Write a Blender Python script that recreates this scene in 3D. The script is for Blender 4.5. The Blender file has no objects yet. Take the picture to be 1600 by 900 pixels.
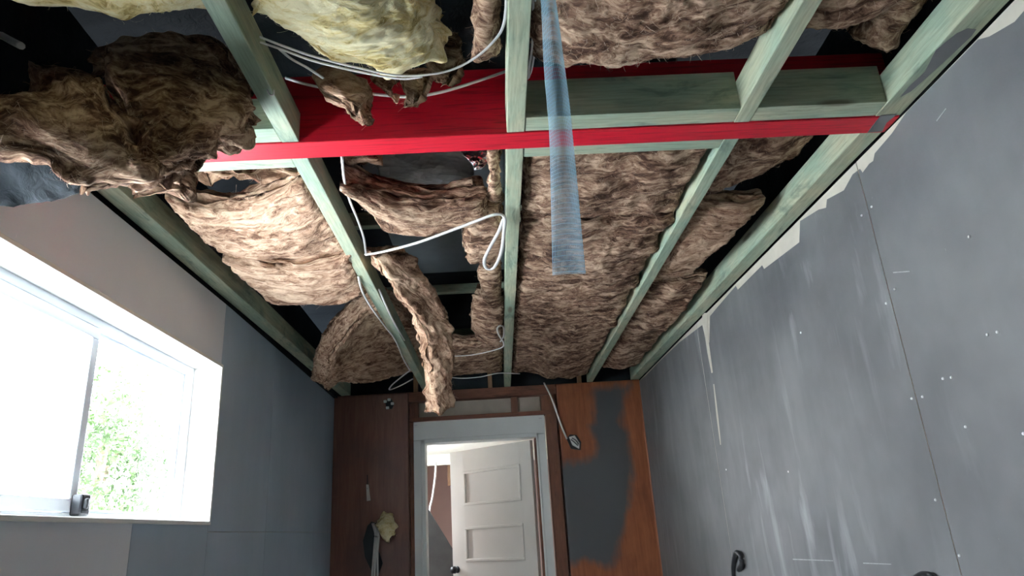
import bpy, bmesh, math, random
import numpy as np
from mathutils import Vector, Matrix

S = bpy.context.scene
C = S.collection
random.seed(7)
RNG = np.random.default_rng(11)

# ------------------------------------------------------------------ camera, world, exposure
cam_d = bpy.data.cameras.new('camera')
cam = bpy.data.objects.new('camera', cam_d); C.objects.link(cam); S.camera = cam
ROT = [[0.998183, 0.051257, -0.031689], [-0.012801, -0.333494, -0.942665], [-0.058886, 0.941358, -0.332232]]
cam.matrix_world = Matrix.Translation((0, 0, 1.35)) @ Matrix(ROT).to_4x4()
cam_d.sensor_width = 36.0
cam_d.lens = 1074.349 * 36.0 / 1600.0
cam_d.clip_start = 0.02; cam_d.clip_end = 200

S.view_settings.view_transform = 'Standard'
S.view_settings.look = 'None'
S.view_settings.exposure = 1.3
S.view_settings.gamma = 1.0
S.view_settings.use_curve_mapping = False
S.cycles.max_bounces = 10
S.cycles.diffuse_bounces = 7
S.cycles.transparent_max_bounces = 12
S.cycles.sample_clamp_indirect = 8.0
S.cycles.blur_glossy = 1.0

w = bpy.data.worlds.new('sky'); S.world = w; w.use_nodes = True
nt = w.node_tree; nt.nodes.clear()
wo = nt.nodes.new('ShaderNodeOutputWorld'); bg = nt.nodes.new('ShaderNodeBackground')
tc = nt.nodes.new('ShaderNodeTexCoord'); sx = nt.nodes.new('ShaderNodeSeparateXYZ'); cr = nt.nodes.new('ShaderNodeValToRGB')
nt.links.new(tc.outputs['Generated'], sx.inputs[0]); nt.links.new(sx.outputs['Z'], cr.inputs[0])
cr.color_ramp.elements[0].position = 0.0; cr.color_ramp.elements[0].color = (0.91, 0.955, 1.0, 1)
cr.color_ramp.elements[1].position = 1.0; cr.color_ramp.elements[1].color = (0.70, 0.84, 1.0, 1)
nt.links.new(cr.outputs[0], bg.inputs[0]); bg.inputs[1].default_value = 17.0
nt.links.new(bg.outputs[0], wo.inputs[0])

sun_d = bpy.data.lights.new('sun', 'SUN'); sun = bpy.data.objects.new('sun', sun_d); C.objects.link(sun)
sun_d.energy = 34.0; sun_d.angle = math.radians(3); sun_d.color = (1.0, 0.985, 0.96)
sun.rotation_euler = (math.radians(-12), math.radians(28), 0)     # high, over the roof: never straight in at the window

def portal(loc, rot, sx_, sy_):
    d = bpy.data.lights.new('opening_portal', 'AREA'); d.shape = 'RECTANGLE'; d.size = sx_; d.size_y = sy_
    d.cycles.is_portal = True
    o = bpy.data.objects.new('opening_portal', d); C.objects.link(o); o.location = loc; o.rotation_euler = rot
portal((-1.35, 2.05, 1.775), (0, math.radians(-90), 0), 0.68, 1.85)
portal((-1.33, 6.5, 1.65), (0, math.radians(-90), 0), 0.7, 0.8)  # portal at the unseen opening added to light the passage

# ------------------------------------------------------------------ helpers
def hashf(ix, iy, iz, seed):
    h = (ix.astype(np.uint32) * np.uint32(374761393) + iy.astype(np.uint32) * np.uint32(668265263)
         + iz.astype(np.uint32) * np.uint32(2246822519) + np.uint32((seed * 3266489917) & 0xffffffff))
    h ^= h >> np.uint32(15); h *= np.uint32(2654435761); h ^= h >> np.uint32(13); h *= np.uint32(1274126177); h ^= h >> np.uint32(16)
    return h.astype(np.float64) / 4294967295.0 * 2 - 1

def noise(p, seed=0):
    i = np.floor(p); f = p - i; u = f * f * (3 - 2 * f); i = i.astype(np.int64)
    r = 0
    for a in (0, 1):
        wa = u[:, 0] if a else 1 - u[:, 0]
        for b in (0, 1):
            wb = u[:, 1] if b else 1 - u[:, 1]
            for c in (0, 1):
                wc = u[:, 2] if c else 1 - u[:, 2]
                r = r + wa * wb * wc * hashf(i[:, 0] + a, i[:, 1] + b, i[:, 2] + c, seed)
    return r

def fbm(p, o=3, seed=0, g=0.5):
    r = 0; a = 1.0
    for k in range(o):
        r = r + a * noise(p * (2.03 ** k) + 17.3 * k, seed + k); a *= g
    return r

def setp(o, label=None, cat=None, group=None, kind=None):
    if label: o['label'] = label
    if cat: o['category'] = cat
    if group: o['group'] = group
    if kind: o['kind'] = kind
    return o

def empty(name, loc=(0, 0, 0), label=None, cat=None, group=None, kind=None):
    o = bpy.data.objects.new(name, None); C.objects.link(o); o.location = loc
    o.empty_display_size = 0.05
    return setp(o, label, cat, group, kind)

def link(name, me, mat=None, parent=None, smooth=False):
    o = bpy.data.objects.new(name, me); C.objects.link(o)
    if mat is not None:
        for m in (mat if isinstance(mat, (list, tuple)) else [mat]): me.materials.append(m)
    if parent is not None:
        o.parent = parent
        o.location = -parent.location
    if smooth: me.polygons.foreach_set('use_smooth', [True] * len(me.polygons))
    return o

def bm_obj(name, bm, mat, parent=None, smooth=False):
    bmesh.ops.recalc_face_normals(bm, faces=bm.faces)
    me = bpy.data.meshes.new(name); bm.to_mesh(me); bm.free()
    return link(name, me, mat, parent, smooth)

def box_into(bm, lo, hi, bev=0.0):
    r = bmesh.ops.create_cube(bm, size=1.0)
    vs = r['verts']
    for v in vs:
        v.co = Vector([lo[k] + (v.co[k] + 0.5) * (hi[k] - lo[k]) for k in range(3)])
    if bev > 0:
        es = list({e for v in vs for e in v.link_edges})
        bmesh.ops.bevel(bm, geom=es, offset=bev, segments=2, affect='EDGES', profile=0.5)

def box(name, lo, hi, mat, parent=None, bev=0.002, **k):
    bm = bmesh.new(); box_into(bm, lo, hi, bev)
    return setp(bm_obj(name, bm, mat, parent), **k)

def np_mesh(name, V, F, attrs=None):
    me = bpy.data.meshes.new(name)
    V = np.ascontiguousarray(V, dtype=np.float32); F = np.ascontiguousarray(F, dtype=np.int32)
    me.vertices.add(len(V)); me.vertices.foreach_set('co', V.ravel())
    n = F.shape[1]
    me.loops.add(F.size); me.loops.foreach_set('vertex_index', F.ravel())
    me.polygons.add(len(F)); me.polygons.foreach_set('loop_start', np.arange(0, F.size, n, dtype=np.int32))
    me.update(calc_edges=True)
    if attrs:
        for an, av in attrs.items():
            if av.ndim == 2:
                a = me.attributes.new(an, 'FLOAT_VECTOR', 'POINT'); a.data.foreach_set('vector', np.ascontiguousarray(av, dtype=np.float32).ravel())
            else:
                a = me.attributes.new(an, 'FLOAT', 'POINT'); a.data.foreach_set('value', np.ascontiguousarray(av, dtype=np.float32))
    return me

def catmull(P, n):
    """P: (k, ...) control values -> n samples along axis 0."""
    k = len(P)
    if k == 2:
        t = np.linspace(0, 1, n).reshape((n,) + (1,) * (P.ndim - 1)); return P[0] * (1 - t) + P[1] * t
    E = np.concatenate([[2 * P[0] - P[1]], P, [2 * P[-1] - P[-2]]])
    t = np.linspace(0, k - 1 - 1e-9, n); i = t.astype(int); f = (t - i).reshape((n,) + (1,) * (P.ndim - 1))
    a, b, c, d = E[i], E[i + 1], E[i + 2], E[i + 3]
    return 0.5 * (2 * b + (c - a) * f + (2 * a - 5 * b + 4 * c - d) * f ** 2 + (3 * b - a - 3 * c + d) * f ** 3)

def tube(pts, r, seg=8, flat=1.0, per=8, flat_dir=(0, 0, 1)):
    """tube swept along a smooth path; flat<1 squashes it along flat_dir."""
    P = catmull(np.array(pts, float), max(2, (len(pts) - 1) * per))
    T = np.gradient(P, axis=0); T /= np.linalg.norm(T, axis=1, keepdims=True) + 1e-9
    f = np.array(flat_dir, float); 
    A = np.cross(T, f); A /= np.linalg.norm(A, axis=1, keepdims=True) + 1e-6
    B = np.cross(A, T)
    an = np.linspace(0, 2 * np.pi, seg, endpoint=False)
    V = P[:, None] + r * (np.cos(an)[None, :, None] * A[:, None] + flat * np.sin(an)[None, :, None] * B[:, None])
    n = len(P); V = V.reshape(-1, 3); F = []
    for i in range(n - 1):
        for j in range(seg):
            F.append((i * seg + j, i * seg + (j + 1) % seg, (i + 1) * seg + (j + 1) % seg, (i + 1) * seg + j))
    V = np.vstack([V, P[0], P[-1]])
    for j in range(seg):
        F.append((n * seg, (j + 1) % seg, j, j)); F.append((n * seg + 1, (n - 1) * seg + j, (n - 1) * seg + (j + 1) % seg, (n - 1) * seg + j))
    return V, F

def tube_obj(name, paths, r, mat, parent=None, **k):
    kw = {q: k.pop(q) for q in ('seg', 'flat', 'per', 'flat_dir') if q in k}
    Vs, Fs, off = [], [], 0
    for p in paths:
        V, F = tube(p, r, **kw); Vs += V.tolist(); Fs += [[i + off for i in dict.fromkeys(f)] for f in F]; off += len(V)
    me = bpy.data.meshes.new(name); me.from_pydata(Vs, [], Fs); me.update()
    bm = bmesh.new(); bm.from_mesh(me); bmesh.ops.recalc_face_normals(bm, faces=bm.faces); bm.to_mesh(me); bm.free()
    return setp(link(name, me, mat, parent, True), **k)

# ------------------------------------------------------------------ materials
def new_mat(name):
    m = bpy.data.materials.new(name); m.use_nodes = True
    t = m.node_tree; b = t.nodes['Principled BSDF']
    return m, t, b
def node(t, kind, **kw):
    n = t.nodes.new(kind)
    for k, v in kw.items():
        if k.startswith('i_'): n.inputs[int(k[2:]) if k[2:].isdigit() else k[2:].replace('_', ' ')].default_value = v
        else: setattr(n, k, v)
    return n
def ramp(t, src, stops, interp='LINEAR'):
    r = t.nodes.new('ShaderNodeValToRGB'); e = r.color_ramp.elements; r.color_ramp.interpolation = interp
    while len(e) < len(stops): e.new(0.5)
    for x, (p, c) in zip(e, stops): x.position = p; x.color = (c[0], c[1], c[2], 1) if len(c) == 3 else c
    t.links.new(src, r.inputs[0]); return r.outputs[0]
def mix(t, fac, a, b, mode='MIX'):
    m = t.nodes.new('ShaderNodeMix'); m.data_type = 'RGBA'; m.blend_type = mode
    for s, v in ((m.inputs[0], fac), (m.inputs[6], a), (m.inputs[7], b)):
        if isinstance(v, (int, float)): s.default_value = v
        elif isinstance(v, tuple): s.default_value = (v[0], v[1], v[2], 1)
        else: t.links.new(v, s)
    return m.outputs[2]
def mapped(t, src, scale, loc=(0, 0, 0), rot=(0, 0, 0)):
    m = node(t, 'ShaderNodeMapping'); m.inputs['Scale'].default_value = scale; m.inputs['Location'].default_value = loc; m.inputs['Rotation'].default_value = rot
    t.links.new(src, m.inputs[0]); return m.outputs[0]
def nz(t, src, scale, detail=4, rough=0.55, dist=0.0):
    n = node(t, 'ShaderNodeTexNoise'); n.inputs['Scale'].default_value = scale; n.inputs['Detail'].default_value = detail
    n.inputs['Roughness'].default_value = rough; n.inputs['Distortion'].default_value = dist
    t.links.new(src, n.inputs['Vector']); return n.outputs['Fac']
def bump(t, b, h, strength=0.3, dist=0.01):
    n = node(t, 'ShaderNodeBump'); n.inputs['Strength'].default_value = strength; n.inputs['Distance'].default_value = dist
    t.links.new(h, n.inputs['Height']); t.links.new(n.outputs[0], b.inputs['Normal'])

def coords(t): return node(t, 'ShaderNodeTexCoord').outputs['Object']

def simple(name, col, rough=0.6, metal=0.0, var=0.12, scale=6, bmp=0.0):
    m, t, b = new_mat(name); o = coords(t)
    n = nz(t, o, scale, 4)
    c1 = tuple(max(0, c * (1 - var)) for c in col); c2 = tuple(min(1, c * (1 + var)) for c in col)
    t.links.new(ramp(t, n, [(0.3, c1), (0.7, c2)]), b.inputs['Base Color'])
    b.inputs['Roughness'].default_value = rough; b.inputs['Metallic'].default_value = metal
    if bmp: bump(t, b, nz(t, o, scale * 12, 3), bmp, 0.002)
    return m

def insulation(name, dark, mid, lite, seed=0.0, bias=0.0):
    m, t, b = new_mat(name)
    a = node(t, 'ShaderNodeAttribute', attribute_name='fib').outputs['Vector']
    wn = node(t, 'ShaderNodeTexNoise'); wn.inputs['Scale'].default_value = 7; wn.inputs['Detail'].default_value = 3
    t.links.new(a, wn.inputs['Vector'])
    sc = node(t, 'ShaderNodeVectorMath', operation='MULTIPLY_ADD'); t.links.new(wn.outputs['Color'], sc.inputs[0])
    sc.inputs[1].default_value = (0.10, 0.12, 0.04); t.links.new(a, sc.inputs[2])
    v = sc.outputs[0]
    f1 = nz(t, mapped(t, v, (1.15, 0.5, 3.0), (seed, 0, 0)), 25, 8, 0.62, 0.9)
    f2 = nz(t, mapped(t, v, (1.6, 0.7, 4.0), (0, seed, 3)), 80, 4, 0.6, 0.8)
    big = nz(t, v, 5, 3)
    s = node(t, 'ShaderNodeMath', operation='MULTIPLY_ADD'); t.links.new(f2, s.inputs[0]); s.inputs[1].default_value = 0.35
    t.links.new(f1, s.inputs[2])
    s2 = node(t, 'ShaderNodeMath', operation='MULTIPLY_ADD'); t.links.new(big, s2.inputs[0]); s2.inputs[1].default_value = 0.38; t.links.new(s.outputs[0], s2.inputs[2])
    k = bias
    col = ramp(t, s2.outputs[0], [(0.73 - k, dark), (0.85 - k, mid), (0.93 - k, tuple(0.5 * (p + q) for p, q in zip(mid, lite))), (1.0 - k, lite)])
    t.links.new(col, b.inputs['Base Color'])
    b.inputs['Roughness'].default_value = 0.95; b.inputs['Specular IOR Level'].default_value = 0.15
    bump(t, b, s.outputs[0], 0.75, 0.011)
    return m

M = {}
M['brown'] = insulation('brown_glasswool', (0.085, 0.043, 0.028), (0.27, 0.155, 0.10), (0.64, 0.45, 0.31), 0)
M['brown_pink'] = insulation('pinkish_glasswool', (0.15, 0.075, 0.045), (0.40, 0.24, 0.155), (0.68, 0.48, 0.33), 4, 0.02)
M['yellow'] = insulation('yellow_glasswool', (0.40, 0.27, 0.09), (0.78, 0.63, 0.29), (0.93, 0.83, 0.54), 9, 0.06)
M['fluff_b'] = simple('brown_fibre', (0.55, 0.41, 0.30), 0.9, 0, 0.35, 30)
M['fluff_y'] = simple('yellow_fibre', (0.86, 0.78, 0.5), 0.9, 0, 0.2, 30)

def timber(name, axis, c1, c2, c3, knot=True):
    m, t, b = new_mat(name); o = coords(t)
    long = [1, 1, 1]; sc = {0: (0.07, 1, 1), 1: (1, 0.07, 1), 2: (1, 1, 0.07)}[axis]
    g = nz(t, mapped(t, o, sc), 130, 5, 0.6, 0.35)
    blotch = nz(t, mapped(t, o, tuple(0.35 if k == axis else 1 for k in range(3))), 9, 4, 0.6, 0.5)
    stain = nz(t, mapped(t, o, tuple(0.25 if k == axis else 1 for k in range(3)), (3, 5, 1)), 14, 5, 0.65, 1.0)
    base = mix(t, ramp(t, blotch, [(0.38, (0, 0, 0)), (0.66, (1, 1, 1))]), c1, c2)
    base = mix(t, ramp(t, stain, [(0.55, (0, 0, 0)), (0.72, (0.75, 0.75, 0.75))]), base, c3)
    col = mix(t, 0.8, base, ramp(t, g, [(0.3, (0.62, 0.62, 0.62)), (0.6, (1, 1, 1))]), 'MULTIPLY')
    if knot:
        vn = node(t, 'ShaderNodeTexVoronoi'); vn.inputs['Scale'].default_value = 2.6
        t.links.new(mapped(t, o, tuple(0.75 if k == axis else 3.5 for k in range(3)), (0.3, 0.1, 0.7)), vn.inputs['Vector'])
        kn = ramp(t, vn.outputs['Distance'], [(0.06, (1, 1, 1)), (0.13, (0, 0, 0))])
        col = mix(t, kn, col, tuple(0.35 * q for q in c2))
    t.links.new(col, b.inputs['Base Color']); b.inputs['Roughness'].default_value = 0.62
    bump(t, b, g, 0.25, 0.002)
    return m
GRN, TAN, TEAL = (0.35, 0.45, 0.33), (0.53, 0.53, 0.36), (0.07, 0.15, 0.12)
M['pine_y'] = timber('treated_pine_lengthwise', 1, GRN, TAN, TEAL)
M['pine_x'] = timber('treated_pine_crosswise', 0, GRN, TAN, TEAL)
M['stud_z'] = timber('old_stud_wood', 2, (0.16, 0.06, 0.032), (0.24, 0.095, 0.045), (0.05, 0.02, 0.012))
M['stud_x'] = timber('old_plate_wood', 0, (0.17, 0.06, 0.03), (0.27, 0.10, 0.05), (0.05, 0.02, 0.012))
M['stud_y'] = timber('pale_stub_wood', 2, (0.42, 0.22, 0.11), (0.5, 0.3, 0.16), (0.2, 0.1, 0.05))

def red_paint():
    m, t, b = new_mat('red_painted_lvl'); o = coords(t)
    g = nz(t, mapped(t, o, (0.05, 1, 1)), 150, 5, 0.6, 0.4); g2 = nz(t, mapped(t, o, (0.2, 1, 1)), 22, 4, 0.6, 0.8)
    c = mix(t, ramp(t, g, [(0.32, (0, 0, 0)), (0.5, (1, 1, 1))]), (0.36, 0.003, 0.012), (0.66, 0.006, 0.026))
    c = mix(t, ramp(t, g2, [(0.62, (0, 0, 0)), (0.8, (0.4, 0.4, 0.4))]), c, (0.75, 0.05, 0.07))
    t.links.new(c, b.inputs['Base Color']); b.inputs['Roughness'].default_value = 0.5
    bump(t, b, g, 0.25, 0.0015); return m
M['red'] = red_paint()

def painted_wall(name, c1, c2, streak, amount):
    m, t, b = new_mat(name); o = coords(t)
    base = mix(t, ramp(t, nz(t, o, 1.7, 4, 0.6), [(0.35, (0, 0, 0)), (0.7, (1, 1, 1))]), c1, c2)
    st = nz(t, mapped(t, o, (1, 2.2, 0.42)), 4.2, 5, 0.55, 0.3); st2 = nz(t, mapped(t, o, (1, 1, 0.6)), 1.3, 2)
    f = node(t, 'ShaderNodeMath', operation='MULTIPLY')
    t.links.new(ramp(t, st, [(0.56, (0, 0, 0)), (0.74, (1, 1, 1))]), f.inputs[0])
    t.links.new(ramp(t, st2, [(0.4, (0, 0, 0)), (0.65, (amount, amount, amount))]), f.inputs[1])
    col = mix(t, f.outputs[0], base, streak)
    sc = nz(t, mapped(t, o, (1, 6, 1.4), (2, 2, 2), (0.5, 0, 0)), 22, 3, 0.5)
    col = mix(t, ramp(t, sc, [(0.77, (0, 0, 0)), (0.8, (0.6, 0.6, 0.6))]), col, tuple(min(1, 2.2 * q) for q in c2))
    t.links.new(col, b.inputs['Base Color']); 
    t.links.new(ramp(t, st, [(0.3, (0.42,) * 3), (0.7, (0.6,) * 3)]), b.inputs['Roughness'])
    bump(t, b, nz(t, o, 160, 3), 0.12, 0.001)
    return m
M['wall_r'] = painted_wall('grey_undercoat', (0.125, 0.128, 0.130), (0.205, 0.207, 0.210), (0.37, 0.375, 0.38), 1.0)
M['wall_l'] = painted_wall('grey_undercoat_with_glare', (0.36, 0.45, 0.54), (0.41, 0.50, 0.60), (0.50, 0.58, 0.66), 0.4)  # grey paint brightened and blued: window glare put into the colour
M['board_l'] = painted_wall('pale_board_face', (0.70, 0.74, 0.80), (0.75, 0.79, 0.84), (0.79, 0.82, 0.86), 0.5)  # pale board, also lightened and blued for the window glare
M['cream'] = simple('raw_cream_board', (0.60, 0.55, 0.46), 0.8, 0, 0.08, 9)
M['white'] = simple('white_gloss_paint', (0.74, 0.76, 0.72), 0.38, 0, 0.04, 5)
M['door'] = simple('cream_door_paint', (0.74, 0.71, 0.65), 0.35, 0, 0.04, 3)
M['frame'] = simple('white_window_frame', (0.72, 0.75, 0.80), 0.35, 0, 0.03, 5)
M['reveal'] = simple('white_reveal_lining', (0.80, 0.79, 0.75), 0.5, 0, 0.04, 8)
M['black'] = simple('black_plastic', (0.02, 0.022, 0.026), 0.4, 0, 0.1, 8)
M['cable'] = simple('white_cable_sheath', (0.74, 0.71, 0.68), 0.4, 0, 0.06, 20)
M['metal'] = simple('galvanised_metal', (0.6, 0.6, 0.6), 0.35, 1.0, 0.1, 20)
M['screw'] = simple('white_filled_screw', (0.85, 0.85, 0.84), 0.6, 0, 0.05, 20)
M['floor'] = timber('floor_boards', 1, (0.50, 0.50, 0.50), (0.58, 0.57, 0.56), (0.42, 0.42, 0.42), False)
M['hall_wall'] = simple('pale_pink_wall', (0.62, 0.47, 0.42), 0.7, 0, 0.05, 3)
M['hall_ceil'] = simple('cream_hall_ceiling', (0.80, 0.77, 0.66), 0.6, 0, 0.04, 4)
M['slope'] = simple('dark_grey_lining', (0.13, 0.14, 0.14), 0.7, 0, 0.2, 5)
M['infill'] = simple('beige_board', (0.42, 0.36, 0.29), 0.8, 0, 0.12, 6)
M['paving'] = simple('pale_paving', (0.48, 0.49, 0.50), 0.9, 0, 0.12, 3)
M['cladding'] = simple('outer_cladding', (0.6, 0.6, 0.58), 0.8, 0, 0.05, 3)
M['leaf'] = simple('leaf_green', (0.03, 0.065, 0.012), 0.6, 0, 0.6, 5)
M['bark'] = simple('bark', (0.12, 0.09, 0.06), 0.9, 0, 0.3, 12)

def wrap_mat():
    m, t, b = new_mat('dark_roof_wrap'); o = coords(t)
    n = nz(t, mapped(t, o, (1, 2, 1)), 3, 4, 0.6, 0.5)
    t.links.new(ramp(t, n, [(0.35, (0.012, 0.015, 0.018)), (0.7, (0.028, 0.034, 0.040))]), b.inputs['Base Color'])
    b.inputs['Roughness'].default_value = 0.75; b.inputs['Specular IOR Level'].default_value = 0.12
    bump(t, b, nz(t, o, 26, 4, 0.6, 1.0), 0.5, 0.01); return m
M['wrap'] = wrap_mat()
def foil_mat(name, col, rough, s):
    m, t, b = new_mat(name); o = coords(t)
    b.inputs['Base Color'].default_value = (*col, 1); b.inputs['Metallic'].default_value = 0.9; b.inputs['Roughness'].default_value = rough
    v = node(t, 'ShaderNodeTexVoronoi'); v.inputs['Scale'].default_value = s; t.links.new(o, v.inputs['Vector'])
    bump(t, b, v.outputs['Distance'], 0.8, 0.01); return m
M['foil'] = foil_mat('crumpled_foil', (0.75, 0.72, 0.72), 0.25, 50)
M['grey_foil'] = foil_mat('dull_grey_foil', (0.33, 0.33, 0.33), 0.5, 35)

def ply_mat(name, c1, c2, dark):
    m, t, b = new_mat(name); o = coords(t)
    g = nz(t, mapped(t, o, (1, 1, 0.10)), 30, 5, 0.6, 0.8)
    big = nz(t, o, 2.2, 4, 0.6)
    col = mix(t, ramp(t, g, [(0.3, (0, 0, 0)), (0.7, (1, 1, 1))]), c1, c2)
    col = mix(t, ramp(t, big, [(0.45, (0, 0, 0)), (0.72, (0.8, 0.8, 0.8))]), col, dark)
    vn = node(t, 'ShaderNodeTexVoronoi'); vn.inputs['Scale'].default_value = 3.3; t.links.new(mapped(t, o, (1.4, 1, 0.8)), vn.inputs['Vector'])
    col = mix(t, ramp(t, vn.outputs['Distance'], [(0.03, (1, 1, 1)), (0.07, (0, 0, 0))]), col, dark)
    # grey paint rolled over part of the sheet, its outline carried by a mesh attribute
    a = node(t, 'ShaderNodeAttribute', attribute_name='paint').outputs['Fac']
    nn = nz(t, mapped(t, o, (1, 1, 0.5)), 11, 5, 0.6)
    s = node(t, 'ShaderNodeMath', operation='MULTIPLY_ADD'); t.links.new(nn, s.inputs[0]); s.inputs[1].default_value = 0.13; t.links.new(a, s.inputs[2])
    col = mix(t, ramp(t, s.outputs[0], [(0.03, (0, 0, 0)), (0.10, (1, 1, 1))]), col, (0.085, 0.086, 0.088))
    t.links.new(col, b.inputs['Base Color']); b.inputs['Roughness'].default_value = 0.5
    bump(t, b, g, 0.15, 0.002); return m
M['ply_l'] = ply_mat('red_brown_ply', (0.20, 0.085, 0.058), (0.29, 0.135, 0.092), (0.15, 0.088, 0.078))
M['ply_r'] = ply_mat('orange_brown_ply', (0.24, 0.07, 0.022), (0.40, 0.13, 0.045), (0.15, 0.045, 0.018))

def glass_mat(name, frost):
    m, t, b = new_mat(name); t.nodes.remove(b); out = t.nodes['Material Output']
    tr = node(t, 'ShaderNodeBsdfTransparent'); gl = node(t, 'ShaderNodeBsdfGlossy'); gl.inputs['Roughness'].default_value = 0.03
    mx = node(t, 'ShaderNodeMixShader'); mx.inputs[0].default_value = 0.06
    t.links.new(tr.outputs[0], mx.inputs[1]); t.links.new(gl.outputs[0], mx.inputs[2])
    last = mx.outputs[0]
    if frost:
        tl = node(t, 'ShaderNodeBsdfTranslucent'); tl.inputs[0].default_value = (0.95, 0.97, 0.97, 1); m2 = node(t, 'ShaderNodeMixShader')
        m2.inputs[0].default_value = frost; t.links.new(last, m2.inputs[1]); t.links.new(tl.outputs[0], m2.inputs[2]); last = m2.outputs[0]
    t.links.new(last, out.inputs[0]); return m
M['glass'] = glass_mat('clear_glass', 0); M['frosted'] = glass_mat('obscure_glass', 0.9)

def mesh_tape():
    m, t, b = new_mat('blue_mesh_tape'); out = t.nodes['Material Output']
    a = node(t, 'ShaderNodeAttribute', attribute_name='fib').outputs['Vector']; sp = node(t, 'ShaderNodeSeparateXYZ'); t.links.new(a, sp.inputs[0])
    def line(sock, n, th):
        k = node(t, 'ShaderNodeMath', operation='MULTIPLY'); t.links.new(sock, k.inputs[0]); k.inputs[1].default_value = n
        f = node(t, 'ShaderNodeMath', operation='FRACT'); t.links.new(k.outputs[0], f.inputs[0])
        g = node(t, 'ShaderNodeMath', operation='LESS_THAN'); t.links.new(f.outputs[0], g.inputs[0]); g.inputs[1].default_value = th; return g.outputs[0]
    mx = node(t, 'ShaderNodeMath', operation='MAXIMUM'); t.links.new(line(sp.outputs[0], 11, 0.12), mx.inputs[0]); t.links.new(line(sp.outputs[1], 110, 0.5), mx.inputs[1])
    b.inputs['Base Color'].default_value = (0.42, 0.60, 0.70, 1); b.inputs['Roughness'].default_value = 0.35
    tl = node(t, 'ShaderNodeBsdfTranslucent'); tl.inputs[0].default_value = (0.5, 0.72, 0.82, 1)
    m1 = node(t, 'ShaderNodeMixShader'); m1.inputs[0].default_value = 0.45; t.links.new(b.outputs[0], m1.inputs[1]); t.links.new(tl.outputs[0], m1.inputs[2])
    tr = node(t, 'ShaderNodeBsdfTransparent'); m2 = node(t, 'ShaderNodeMixShader')
    t.links.new(mx.outputs[0], m2.inputs[0]); t.links.new(tr.outputs[0], m2.inputs[1]); t.links.new(m1.outputs[0], m2.inputs[2])
    t.links.new(m2.outputs[0], out.inputs[0]); return m
M['tape'] = mesh_tape()

# ------------------------------------------------------------------ the setting
def xr(y): return 1.195 - 0.07 * min(1, max(0, (y - 1.5) / 3.8))
def xl(y): return -1.19 - 0.05 * min(1, max(0, (y - 3.0) / 2.3))
YB = -2.2; YF = 5.30
box('floor', (-1.5, YB - 0.1, -0.1), (1.5, 9.6, 0.0), M['floor'], bev=0, kind='structure')

def sheet(name, parent, side, y0, y1, zb, zt, mats, line=None, th=0.012, holes=None):
    """one wall sheet following the wall; 'line' gives the lower limit of the unpainted strip."""
    f = xr if side > 0 else xl
    ys = sorted(set([y0, y1] + [y0 + (y1 - y0) * k / 12 for k in range(13)] + ([p[0] for p in line if y0 < p[0] < y1] if line else [])))
    V, F, MI = [], [], []
    def zl(y):
        for (a, za), (b2, zb2) in zip(line, line[1:]):
            if a <= y <= b2: return za + (zb2 - za) * (y - a) / max(1e-6, b2 - a)
        return line[-1][1] if y > line[-1][0] else line[0][1]
    for y in ys:
        zs = [zb, min(zt - 0.001, zl(y)) if line else (zb + zt) / 2, zt]
        for d in (0, th):
            for z in zs: V.append((f(y) + side * d, y, z))
    for i in range(len(ys) - 1):
        a = i * 6; c = a + 6
        for k in (0, 1):
            F.append((a + k, c + k, c + k + 1, a + k + 1)); MI.append(k)
            F.append((a + 3 + k, a + 4 + k, c + 4 + k, c + 3 + k)); MI.append(1)
        F.append((a, a + 3, c + 3, c)); MI.append(1); F.append((a + 2, c + 2, c + 5, a + 5)); MI.append(1)
    for a in (0, (len(ys) - 1) * 6):
        for k in (0, 1): F.append((a + k, a + k + 1, a + k + 4, a + k + 3)); MI.append(1)
    me = bpy.data.meshes.new(name); me.from_pydata(V, [], F); me.update()
    o = link(name, me, mats, parent); me.polygons.foreach_set('material_index', MI if line else [0] * len(F))
    bm = bmesh.new(); bm.from_mesh(me); bmesh.ops.recalc_face_normals(bm, faces=bm.faces); bm.to_mesh(me); bm.free()
    return o

# right wall: three grey painted sheets with a raw cream strip under the ceiling joist
rl = [(1.19, 1.191, 2.358), (1.19, 1.23, 2.354), (1.19, 1.305, 2.376), (1.19, 1.338, 2.394), (1.19, 1.497, 2.409), (1.19, 1.64, 2.402), (1.19, 1.725, 2.378),
      (1.185, 1.822, 2.37), (1.185, 1.838, 2.353), (1.185, 1.86, 2.356), (1.185, 1.903, 2.349), (1.185, 1.911, 2.367), (1.185, 1.956, 2.372), (1.183, 2.024, 2.35), (1.182, 2.135, 2.373),
      (1.182, 2.152, 2.349), (1.18, 2.201, 2.366), (1.18, 2.346, 2.389), (1.18, 2.386, 2.319), (1.176, 2.728, 2.343), (1.176, 2.74, 2.365), (1.17, 3.049, 2.376), (1.17, 3.064, 2.401), (1.165, 3.355, 2.387), (1.16, 3.481, 2.379),
      (1.155, 3.555, 2.255), (1.155, 3.603, 2.257), (1.154, 3.625, 2.373), (1.145, 4.1, 2.4), (1.135, 4.604, 2.405), (1.13, 5.052, 2.401)]
line = []
for p in rl:
    y, z = p[1], p[2] - (0.018 if p[1] > 2.9 else 0.004)
    if line and y <= line[-1][0]: y = line[-1][0] + 0.002
    line.append((y, z))
line = [(-3, line[0][1])] + line + [(5.3, 2.395)]
wr = empty('wall_right', (1.2, 0, 0), kind='structure')
for a, b_ in ((YB, 1.921), (1.925, 3.722), (3.726, YF)):
    sheet('plasterboard_sheet', wr, 1, a, b_, 0.0, 2.393, [M['wall_r'], M['cream']], line)
box('wall_backing', (1.215, YB, 0), (1.32, YF + 0.09, 3.0), M['cladding'], wr, bev=0)
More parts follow.
